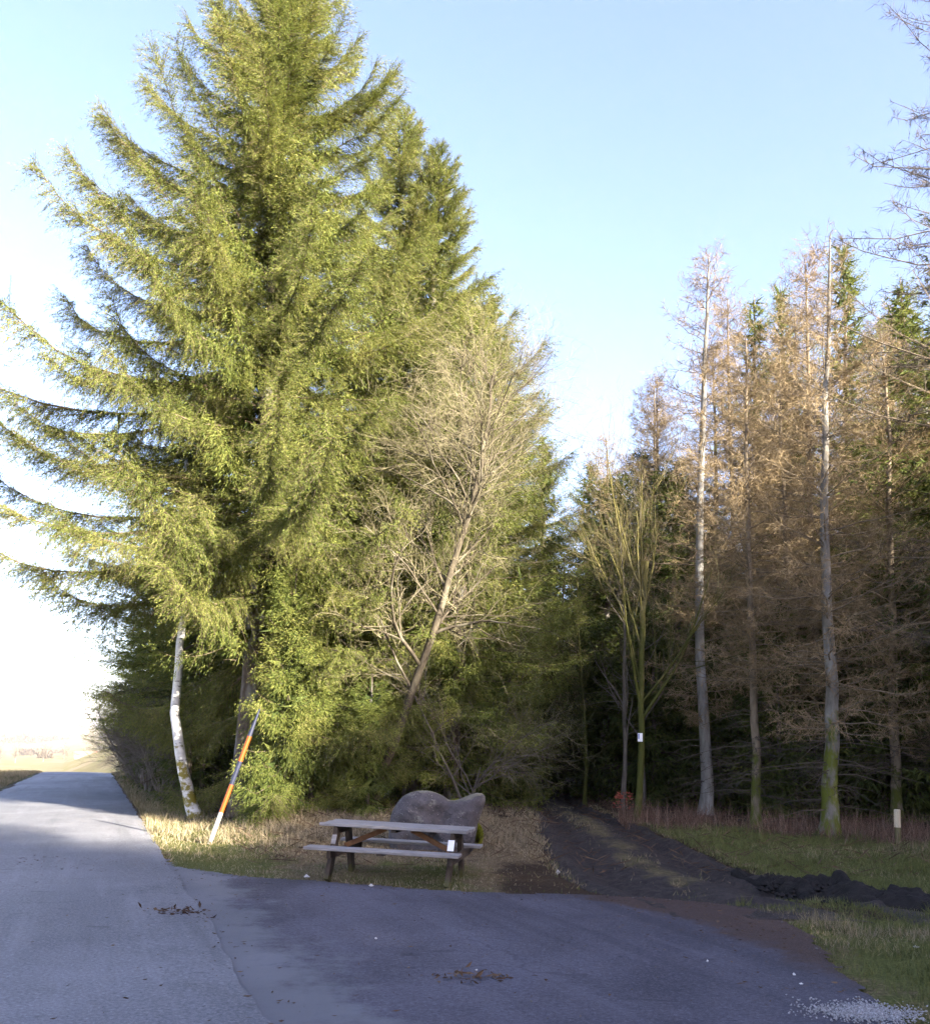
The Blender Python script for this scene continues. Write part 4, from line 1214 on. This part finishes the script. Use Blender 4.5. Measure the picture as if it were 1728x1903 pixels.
def stones(mb, xyz, r, rg, m=0):
    """small irregular pebbles"""
    base = np.array([[1, 0, 0], [-1, 0, 0], [0, 1, 0], [0, -1, 0], [0, 0, .7], [0, 0, -.7]], float)
    F = np.array([[0, 2, 4], [2, 1, 4], [1, 3, 4], [3, 0, 4], [2, 0, 5], [1, 2, 5], [3, 1, 5], [0, 3, 5]])
    n = len(xyz)
    sc = rg.uniform(.6, 1.3, (n, 6, 1)) * np.asarray(r)[:, None, None]
    a = rg.random(n) * 6.28
    c, s = np.cos(a)[:, None], np.sin(a)[:, None]
    v = base[None] * sc
    v = np.stack([v[..., 0] * c - v[..., 1] * s, v[..., 0] * s + v[..., 1] * c, v[..., 2]], -1) + xyz[:, None]
    mb.add(v.reshape(-1, 3), (F[None] + np.arange(n)[:, None, None] * 6).reshape(-1, 3), m)
rg = np.random.default_rng(12)
# clods
n = 1100
u = .12 + .88 * rg.random(n); v = rg.normal(0, .6, n)
xm = np.interp(u, [0, .2, .45, .7, 1], [3.95, 4.35, 4.9, 5.6, 7.6]) + v * .2; ym = np.interp(u, [0, .2, .45, .7, 1], [13.9, 12.7, 11.6, 10.9, 10.3]) + v * .5
hh = np.interp(u, [0, .15, .38, .5, .62, .75, 1], [.03, .06, .15, .08, .11, .06, .08]) * np.clip(1 - v ** 2, 0, 1) * .9
mb = MB(); stones(mb, np.stack([xm, ym, height(xm, ym) + hh + .01], -1), rg.uniform(.015, .065, n), rg)
tag(mb.build('mud_clods', M['mud']), 'loose black mud clods scattered along the churned ridge', 'mud', kind='stuff')

# pale gravel spilled at the lower right corner
n = 22000
gxp = rg.uniform(2.0, 3.2, n); gyp = rg.uniform(5.8, 6.95, n)
kp = rg.random(n) < np.clip(2.2 * np.exp(-((gxp - 2.64) ** 2 / .045 + (gyp - 6.34) ** 2 / .035)), 0, 1) * np.clip(3.2 * fbm(gxp * 4, gyp * 4) - .75, 0, 1)
gxp, gyp = gxp[kp], gyp[kp]
mb = MB(); stones(mb, np.stack([gxp, gyp, .024 + rg.uniform(0, .012, len(gxp))], -1), rg.uniform(.004, .010, len(gxp)), rg)
tag(mb.build('gravel_patch', M['pebble']), 'pale gravel spilled at the lower right edge of the asphalt', 'gravel', kind='stuff')
# single light stones that stand out
for k, (x, y, r, lb) in enumerate([(-1.93, 12.16, .045, 'white stone on the grass edge left of the table'),
                                   (-1.05, 11.55, .028, 'small pale stone on the asphalt edge below the table'),
                                   (1.35, 13.1, .045, 'pale stone on the mud beside the track rut'),
                                   (-.70, 8.35, .014, 'white speck of stone in the middle of the asphalt'),
                                   (.15, 7.25, .012, 'white pebble near the lower middle of the asphalt'),
                                   (2.0, 7.75, .016, 'pale pebble in the brown needles on the right'),
                                   (2.55, 7.35, .016, 'upper of two pale pebbles beside the right grass'),
                                   (2.5, 7.05, .016, 'lower of two pale pebbles beside the right grass'),
                                   (4.05, 8.55, .025, 'pale stone on the grass by the mud at the right edge')]):
    mb = MB(); stones(mb, np.zeros((1, 3)), np.array([r]), rg)
    o = mb.build('stone', M['white_stone']); o.location = (x, y, float(height(x, y)) + .02 + r * .4)
    tag(o, lb, 'stone', 'pale stones')

# needles, twigs and leaves lying on the asphalt
n = 15000
x = rg.uniform(-6, 4.5, n); y = rg.uniform(5, 13.5, n)
w = .10 + .9 * ss(1.6, 3.2, x + .2 * (y - 7)) + .8 * ss(10.6, 11.6, y + .25 * x) + 2.5 * np.exp(-((x + 2.75) ** 2 / .03 + (y - 9.35) ** 2 / .05)) + 1.6 * np.exp(-((x - .1) ** 2 / .05 + (y - 7.0) ** 2 / .02))
w = w + .9 * np.exp(-(road_xy(x, y)[0] / .14) ** 2)
w = w * (.3 + 1.5 * fbm(x * 1.4, y * 1.4) ** 2)
kp = (rg.random(n) < w * .55) & (in_poly(x, y, APRON) | on_road(x, y))
x, y = x[kp], y[kp]; n = len(x)
dr_, _ = road_xy(x, y)
zc = np.where(dr_ < 0, .028 + .035 * (1 - (2 * (-dr_ / ROAD_W) - 1) ** 2), .021) + rg.uniform(.002, .012, n)
a_ = rg.random(n) * 6.28
mb = MB(); blades(mb, np.stack([x, y, zc], -1), np.stack([np.cos(a_), np.sin(a_), rg.normal(0, .08, n)], -1), rg.uniform(.015, .07, n), rg.uniform(.004, .018, n), 0, .2, .5, np.tile([0, 0, 1.], (n, 1)) + rg.normal(0, .4, (n, 3)), rg)
tag(mb.build('needle_litter', M['leaf_litter']), 'brown needles, twigs and leaves strewn over the asphalt', 'litter', kind='stuff')
for k, (x, y, lb) in enumerate([(-2.72, 9.35, 'brown leaf clump lying on the left lane of the road'), (.1, 7.0, 'brown leaf clump near the bottom middle of the asphalt')]):
    n = 60
    mb = MB(); bp = np.stack([rg.normal(0, .17, n), rg.normal(0, .09, n), rg.uniform(0, .03, n)], -1)
    blades(mb, bp, rg.normal(size=(n, 3)) * [1, 1, .3], rg.uniform(.03, .09, n), rg.uniform(.01, .035, n), 0, .3, .5, None, rg)
    dr_, _ = road_xy(x, y)
    o = mb.build('leaf_clump', M['leaf_litter']); o.location = (x, y, (.028 + .035 * (1 - (2 * (-dr_ / ROAD_W) - 1) ** 2)) if dr_ < 0 else .024)
    tag(o, lb, 'leaves', 'leaf clumps on the asphalt', kind='stuff')

# ------------------------------------------------------------------ grasses
def grass(name, mat, x, y, ln, w, lean, tone, label, seed, zoff=-.01):
    rg = np.random.default_rng(seed)
    n = len(x)
    a_ = rg.random(n) * 6.28
    l_ = np.abs(rg.normal(0, lean, n))
    d = np.stack([np.cos(a_) * l_, np.sin(a_) * l_, np.ones(n)], -1)
    mb = MB()
    spikes(mb, np.stack([x, y, height(x, y) + zoff], -1), d, ln, w * 1.2, 0, rg, tone)
    o = mb.build(name, mat, attr='tone')
    return tag(o, label, 'grass', kind='stuff')
rg = np.random.default_rng(40)
# left bank
n = 120000
x = rg.uniform(-12, 2.2, n); y = rg.uniform(11.3, 21.5, n)
wob = .12 * (fbm(x * 2.2, y * 2.2) - .47)
dr_, _ = road_xy(x, y)
tl = track_x(y) - track_hw(y) * (.98 + .12 * vnoise(x * 2, y * 2))
kp = (dr_ > -.03) & ~in_poly(x + wob, y + wob * 1.3 + .07, APRON) & (x < tl)
bare = ss(-.3, .9, x) * (1 - ss(13.6, 15.6, y)) * .9
kp &= rg.random(n) > bare
kp &= rg.random(n) < (.25 + 1.1 * fbm(x * 1.2, y * 1.2)) * (1 - .75 * ss(18.5, 20.5, y))
x, y, dr_ = x[kp], y[kp], dr_[kp]
pn = fbm(x * .8 + 3, y * .8)
tone = .15 + .75 * ss(.1, .75, pn + .35 * ss(13.3, 15.5, y + .1 * x)) - .30 * (1 - ss(.2, 1.6, dr_ - .2 * (y - 12.5)))
tall = .035 + .15 * ss(13.6, 16.5, y) * ss(.40, .62, fbm(x * 1.9, y * 1.9)) + .06 * ss(.55, .72, fbm(x * 2.7 + 8, y * 2.7))
grass('dry_grass', M['grass'], x, y, tall * rg.uniform(.5, 1.5, len(x)), .008 + .004 * rg.random(len(x)), 1.1, tone, 'straw-coloured dry grass matted over the verge round the table', 41)
# right strip
n = 130000
x = rg.uniform(2.3, 13, n); y = rg.uniform(10, 20, n)
edge_ = 18.6 - .36 * (x - 3.5)
tr_ = track_x(y) + track_hw(y) * (1.0 + .55 * (1 - ss(10.8, 14, y))) + .12
mudn = np.interp(x, [3.95, 4.35, 4.9, 5.6, 7.6, 13], [13.9, 12.7, 11.6, 10.9, 10.3, 10]) + np.interp(x, [3.3, 4.4, 7.4], [.15, .5, .45])
kp = (x > tr_) & (y > mudn) & (y < edge_ + .8 * (fbm(x, y) - .4)) & (rg.random(n) < .2 + 1.2 * fbm(x * 1.3, y * 1.3))
x, y = x[kp], y[kp]
tone = .85 * ss(.42, .85, fbm(x * .7 + 9, y * .7) + .25 * ss(4.5, 7.5, x) * (1 - ss(11.5, 13.5, y)))
grass('lawn_grass', M['lawn'], x, y, (.04 + .06 * vnoise(x, y) + .14 * ss(.55, .75, fbm(x * 2.1, y * 2.1))) * rg.uniform(.5, 1.5, len(x)), .009, .9, tone, 'short green grass strip between the track and the larches', 42)
# right foreground
n = 90000
x = rg.uniform(2.4, 8, n); y = rg.uniform(4.5, 11.6, n)
mudn = np.interp(x, [3.95, 4.35, 4.9, 5.6, 7.6, 13], [13.9, 12.7, 11.6, 10.9, 10.3, 10]) - np.interp(x, [3.3, 4.4, 7.4], [.2, .5, .45])
wob = .12 * (fbm(x * 2.2, y * 2.2) - .47)
den = np.clip((.15 + 1.25 * fbm(x * 1.5, y * 1.5)) * ss(2.75, 3.6, x + .06 * (y - 7)), 0, 1)
kp = ~in_poly(x + wob + .08, y + wob, APRON) & (y < mudn) & (rg.random(n) < den)
x, y = x[kp], y[kp]
tone = .85 * ss(.38, .75, fbm(x * 1.1 + 4, y * 1.1))
grass('roadside_grass', M['lawn'], x, y, (.03 + .06 * vnoise(x * 2, y * 2) + .12 * ss(.55, .75, fbm(x * 2.5, y * 2.5))) * rg.uniform(.5, 1.5, len(x)), .007, .9, tone, 'patchy green grass at the lower right beside the asphalt', 43)
# rusty stems at the larch feet
n = 12000
x = rg.uniform(3.2, 12, n)
y = 18.6 - .40 * (x - 3.5) + rg.normal(.45, .55, n)
kp = (rg.random(n) < .15 + 1.2 * ss(.35, .6, fbm(x * 1.2, y * 1.2)) * (1 - .6 * ss(7.2, 9, x)))
x, y = x[kp], y[kp]
grass('rusty_grass', M['rusty'], x, y, .08 + .55 * rg.random(len(x)) ** 1.7, .008, .55, rg.random(len(x)), 'rust-brown dead stems and grass at the feet of the larches', 44)
# left roadside and far verge right of the road
n = 60000
s_ = rg.uniform(4, 55, n); d_ = np.where(rg.random(n) < .55, -ROAD_W - .1 - np.abs(rg.normal(0, 1.3, n)), .08 + np.abs(rg.normal(0, .7, n)))
x = R0[0] + RU[0] * s_ + RN[0] * d_; y = R0[1] + RU[1] * s_ + RN[1] * d_
kp = (y > 18) & (rg.random(n) < .3 + fbm(x, y))
x, y = x[kp], y[kp]
grass('road_edge_grass', M['grass'], x, y, rg.uniform(.06, .2, len(x)), .014, .8, .25 + .7 * fbm(x * .6, y * .6), 'grass fringing both edges of the road towards the crest', 45)
# tufts on the crown of the track and its shoulders
n = 26000
y = rg.uniform(11.2, 24, n); u_ = rg.uniform(-1.3, 1.3, n)
x = track_x(y) + u_ * track_hw(y)
kp = rg.random(n) < (.55 * np.exp(-(u_ / .3) ** 2) + .75 * ss(.95, 1.2, np.abs(u_))) * np.clip(3 * fbm(x * 2.2, y * 1.6) - .9, 0, 1) * ss(11.5, 13, y)
x, y = x[kp], y[kp]
grass('track_grass', M['lawn'], x, y, rg.uniform(.03, .10, len(x)), .008, 1.0, .3 + .7 * rg.random(len(x)), 'thin grass growing along the middle and shoulders of the track', 46, .03)
# grit washed along the edge of the asphalt
n = 9000
x = rg.uniform(-5, 4.2, n); y = rg.uniform(5, 15, n)
o_ = .16
e1 = in_poly(x, y, APRON)
e2 = in_poly(x + o_, y, APRON) & in_poly(x - o_, y, APRON) & in_poly(x, y + o_, APRON) & in_poly(x, y - o_, APRON)
d9, _ = road_xy(x, y)
kp = (e1 & ~e2 & (d9 > .2)) | (e1 & (d9 > .1) & (rg.random(n) < .05))
x, y = x[kp], y[kp]
mb = MB(); stones(mb, np.stack([x, y, .024 + 0 * x], -1), .004 + .011 * rg.random(len(x)) ** 3, rg)
tag(mb.build('roadside_grit', M['grit']), 'grey grit and small stones along the asphalt edge', 'grit', kind='stuff')
# fallen twigs and litter under the trees
n = 9000
x = rg.uniform(-8, 12, n); y = rg.uniform(13.5, 32, n)
dr_, _ = road_xy(x, y)
kp = (dr_ > 1.2) & (np.abs(x - track_x(y)) > .4)
x, y = x[kp], y[kp]; n = len(x)
a_ = rg.random(n) * 6.28
mb = MB(); blades(mb, np.stack([x, y, height(x, y) + .01], -1), np.stack([np.cos(a_), np.sin(a_), np.abs(rg.normal(0, .35, n))], -1), rg.uniform(.08, .5, n), rg.uniform(.01, .022, n), 0, .2, .5, None, rg)
tag(mb.build('woodland_litter', M['leaf_litter']), 'dead twigs and leaves on the floor of the wood', 'litter', kind='stuff')

# ------------------------------------------------------------------ far fields on the left: scattered trees, hedges, a barn
fart = make_bare(51, [(0, 0, 0), (.1, 0, 2), (0, 0, 4), (.2, 0, 8)], .35,
                 [(2.0, .3, 1, 45, lambda s: 4.2 - 1.5 * s, .03, .1, .5, 6), (2.2, .1, 1, 42, lambda s: 2.2 + 0 * s, .03, .12, .5, 5), (3.5, .1, 1, 42, lambda s: 1.1 + 0 * s, 0, .12, .8, 3)], 'grey_bark', 'grey_twig', 8)
def far_pt(px, dist):
    a_ = math.atan2((px - 864) / 1730, 1.0)
    return dist * math.sin(a_), dist * math.cos(a_)
for px, dist, sc, lb in [(18, 430, .9, 'far bare tree in the field, leftmost by the picture edge'), (46, 470, .85, 'far bare tree in the field, second from the left edge'),
                         (97, 520, 1.0, 'far bare tree in the middle of the hazy field'), (135, 560, 1.1, 'far bare tree left of the distant barn'), (200, 500, 1.0, 'far bare tree standing over the distant barn')]:
    x, y = far_pt(px, dist)
    plant('field_tree', fart, (x, y), lb, 'tree', 'far field trees', px, sc * 1.0)
x, y = far_pt(186, 540)
zb = float(height(x, y))
barn = empty('barn', (x, y, zb - .5), math.atan2(-x, y) * 1.0)
tag(barn, 'long low white barn far off in the hazy field', 'barn')
mb = MB(); box(mb, 0, 0, 2.0, 17, 8, 4.0); mb.build('wall', M['far_wall'], barn)
mb = MB()
V = np.array([[-9, -4.6, 3.9], [9, -4.6, 3.9], [9, 0, 6.2], [-9, 0, 6.2], [9, 4.6, 3.9], [-9, 4.6, 3.9]], float)
V = np.concatenate([V, V + [0, 0, .25]])
mb.add(V, [[0, 1, 2, 3], [3, 2, 4, 5], [7, 6, 9, 8], [8, 9, 11, 10], [0, 6, 7, 1], [4, 10, 11, 5], [0, 3, 9, 6], [3, 5, 11, 9], [1, 7, 8, 2], [2, 8, 10, 4]])
mb.build('roof', M['far_roof'], barn)
for xd in (-5, 0, 5):
    mb = MB(); box(mb, xd, -4.03, 1.6, 2.2, .1, 2.2); mb.build('window', M['black_paint'], barn)
rg = np.random.default_rng(61)
mb = MB()
n = 26000
ang_ = rg.uniform(-32, -17.5, n); band = rg.integers(0, 4, n)
dist = np.array([640., 900., 1500., 2300.])[band] + rg.normal(0, 12, n) * (1 + band)
kp = vnoise(ang_ * 1.3 + band * 31, band * 7.7) > np.array([.62, .5, .4, .35])[band]
ang_, dist, band = np.radians(ang_[kp]), dist[kp], band[kp]
x = dist * np.sin(ang_); y = dist * np.cos(ang_)
hgt = np.array([3.5, 7, 11, 15.])[band] * rg.random(len(x)) * (.5 + .7 * vnoise(ang_ * 90, dist * .01))
blades(mb, np.stack([x, y, height(x, y, False) + hgt], -1), rg.normal(size=(len(x), 3)) * .6 + [0, 0, 1], 1.2 + .0016 * dist, .5 + .0012 * dist, 0, .3, .5, None, rg)
tag(mb.build('far_woods', M['grey_twig']), 'hazy hedges and woods on the far hillside', 'woods', kind='stuff')

# ------------------------------------------------------------------ the air: thin haze over the whole place
m, nt, p = new_mat('haze')
nt.nodes.remove(p)
pv = nt.nodes.new('ShaderNodeVolumePrincipled')
pv.inputs['Color'].default_value = (.93, .95, 1.0, 1)
pv.inputs['Density'].default_value = .00014
pv.inputs['Anisotropy'].default_value = .0
nt.links.new(pv.outputs[0], nt.nodes['Material Output'].inputs['Volume'])
mb = MB()
gz0, gz1 = float(Z.min()) - 1.0, max(float(Z.max()), 28.0) + 2.0
xa, xb, ya, yb = gx[0] - 2, gx[-1] + 2, gy[0] - 2, gy[-1] + 2
box(mb, (xa + xb) / 2, (ya + yb) / 2, (gz0 + gz1) / 2, xb - xa, yb - ya, gz1 - gz0)
tag(mb.build('haze', m), 'pale winter haze lying over the fields', 'haze', kind='stuff')
